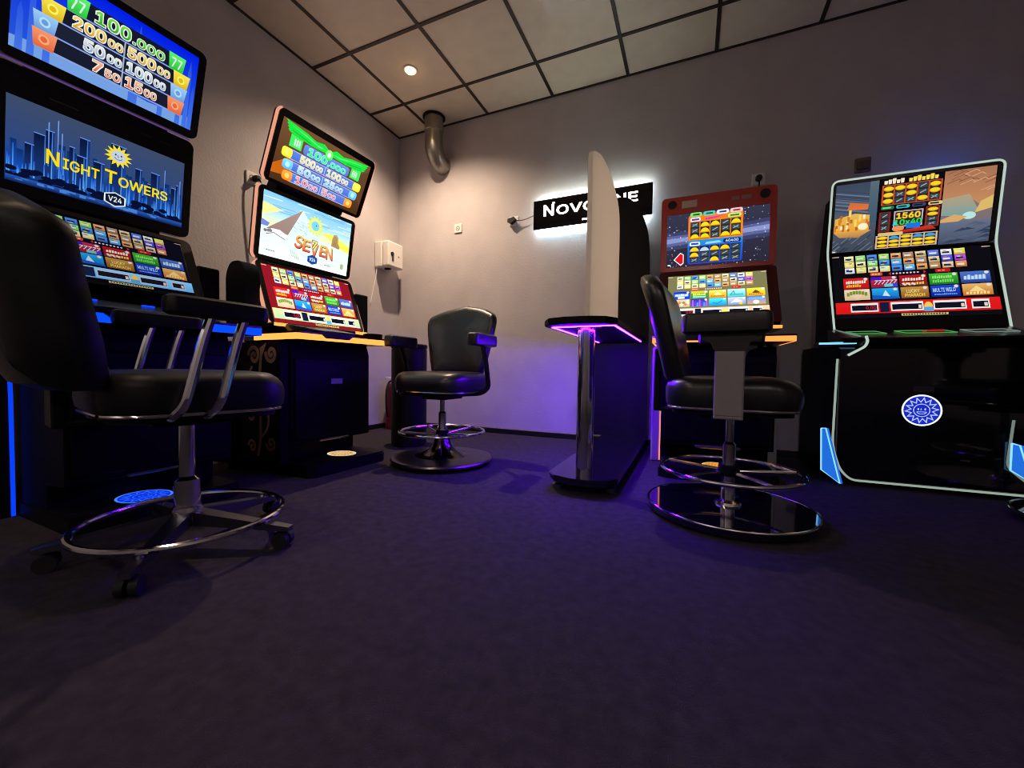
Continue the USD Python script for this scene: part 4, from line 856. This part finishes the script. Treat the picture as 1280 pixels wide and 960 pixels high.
# ventilation duct
t = thing('ventilation_duct', 'galvanised round duct dropping from the ceiling and bending into the back wall', 'duct', (.515, -.155, 0))
part(t, 'duct_pipe', lathe([(.0, 2.815), (.082, 2.815), (.082, 2.70), (.085, 2.695), (.085, 2.685), (.08, 2.68), (0, 2.68)], 32), galv_m)
arc = [(0, 0, 2.69)]+[(0, .13*(1-math.cos(a)), 2.58-.13*math.sin(a)) for a in np.linspace(0, math.pi/2, 12)]+[(0, .155, 2.45)]
part(t, 'duct_elbow', tube(arc, .08, 28), galv_m)
part(t, 'ceiling_collar', lathe([(.082, 2.803), (.1, 2.806), (.1, 2.814), (.082, 2.814)], 32), dark_m)

# ================================================================== LEFT WALL AND CORNER
s = socket('wall_socket', 'white wall socket on the left wall between the two tall machines', (0, -1.47, 1.80), 90)
t = thing('power_cable', 'black plug and cable hanging down the left wall between the tall machines', 'cable', (.011, -1.455, 1.80))
part(t, 'plug_body', lathe([(0, 0), (.019, 0), (.021, .02), (.014, .045), (0, .047)], 18).apply_transform(trimesh.transformations.rotation_matrix(math.pi/2, (0, 1, 0))), rubber_m)
part(t, 'lead', tube(bezier([(.04, 0, 0), (.08, .02, -.05), (.05, .03, -.4), (.02, .06, -1.05)], 24), .006, 8), rubber_m)
t = thing('wall_box', 'white box with a small lock on the left wall near the corner', 'wall box', (0, -.2375, 1.605))
part(t, 'housing', bx(0, .085, -.1025, .1025, -.115, .115, .008), white_m); part(t, 'cover', bx(.087, .165, -.1025, .1025, -.115, .115, .012), white_m)
part(t, 'lock', lathe([(0, 0), (.018, 0), (.018, .008), (0, .01)], 18).apply_transform(trimesh.transformations.rotation_matrix(math.pi/2, (0, 1, 0))).apply_translation((.165, -.055, .0)), rubber_m)
part(t, 'key_tag', bx(.166, .172, -.06, -.035, -.06, -.012, .002), mat('tag_grey', (70, 66, 64), .6)); part(t, 'screw', bx(.165, .169, .028, .036, -.01, -.002), dark_m)
part(t, 'cable_gland', bx(.06, .11, -.04, -.0, -.128, -.115, .004), dark_m)
part(t, 'lead', tube(bezier([(.02, -.09, -.115), (.015, -.10, -.25), (.012, -.13, -.3), (.012, -.16, -.45)], 18), .004, 8), white_m)
t = thing('bin', 'round black pedestal bin beside the corner chair', 'bin', (.765, -.805, 0))
part(t, 'drum', lathe([(0, 0), (.122, 0), (.128, .01), (.128, .70), (.122, .712), (0, .712)], 40), panelblack_m); part(t, 'lid', lathe([(0, .712), (.13, .712), (.132, .735), (.122, .742), (.09, .74), (.08, .725), (0, .725)], 40), dark_m)
t = thing('fire_extinguisher', 'red fire extinguisher half hidden behind the pedestal bin', 'fire extinguisher', (.125, -.22, 0))
part(t, 'cylinder', lathe([(0, 0), (.068, 0), (.072, .012), (.072, .36), (.06, .40), (.03, .425), (0, .425)], 32), ext_m); part(t, 'label_band', lathe([(.0725, .18), (.0735, .18), (.0735, .30), (.0725, .30)], 32), mat('label_dark_red', (96, 22, 18), .5))
part(t, 'valve', cat([bx(-.02, .02, -.02, .02, .425, .47, .005), bx(-.02, .02, -.09, .02, .47, .482, .004)]), white_m)
part(t, 'hose', tube(bezier([(0, -.02, .45), (0, -.14, .44), (.02, -.12, .2), (.0, -.078, .12)], 20), .009, 8), rubber_m)
t = thing('ashtray', 'round black ashtray on the right end of the corner machine deck', 'ashtray', (0, 0, 0))
_th = math.radians(90-L2r); _c, _s = math.cos(_th), math.sin(_th); lx, ly = .27, -.835
UsdGeom.Xformable(stage.GetPrimAtPath(t)).GetOrderedXformOps()[0].Set(Gf.Vec3d(_c*lx-_s*ly, -1.495+_s*lx+_c*ly, .7395))
part(t, 'bowl', lathe([(0, 0), (.05, 0), (.056, .004), (.058, .034), (.05, .036), (.044, .012), (0, .01)], 28), dark_m)
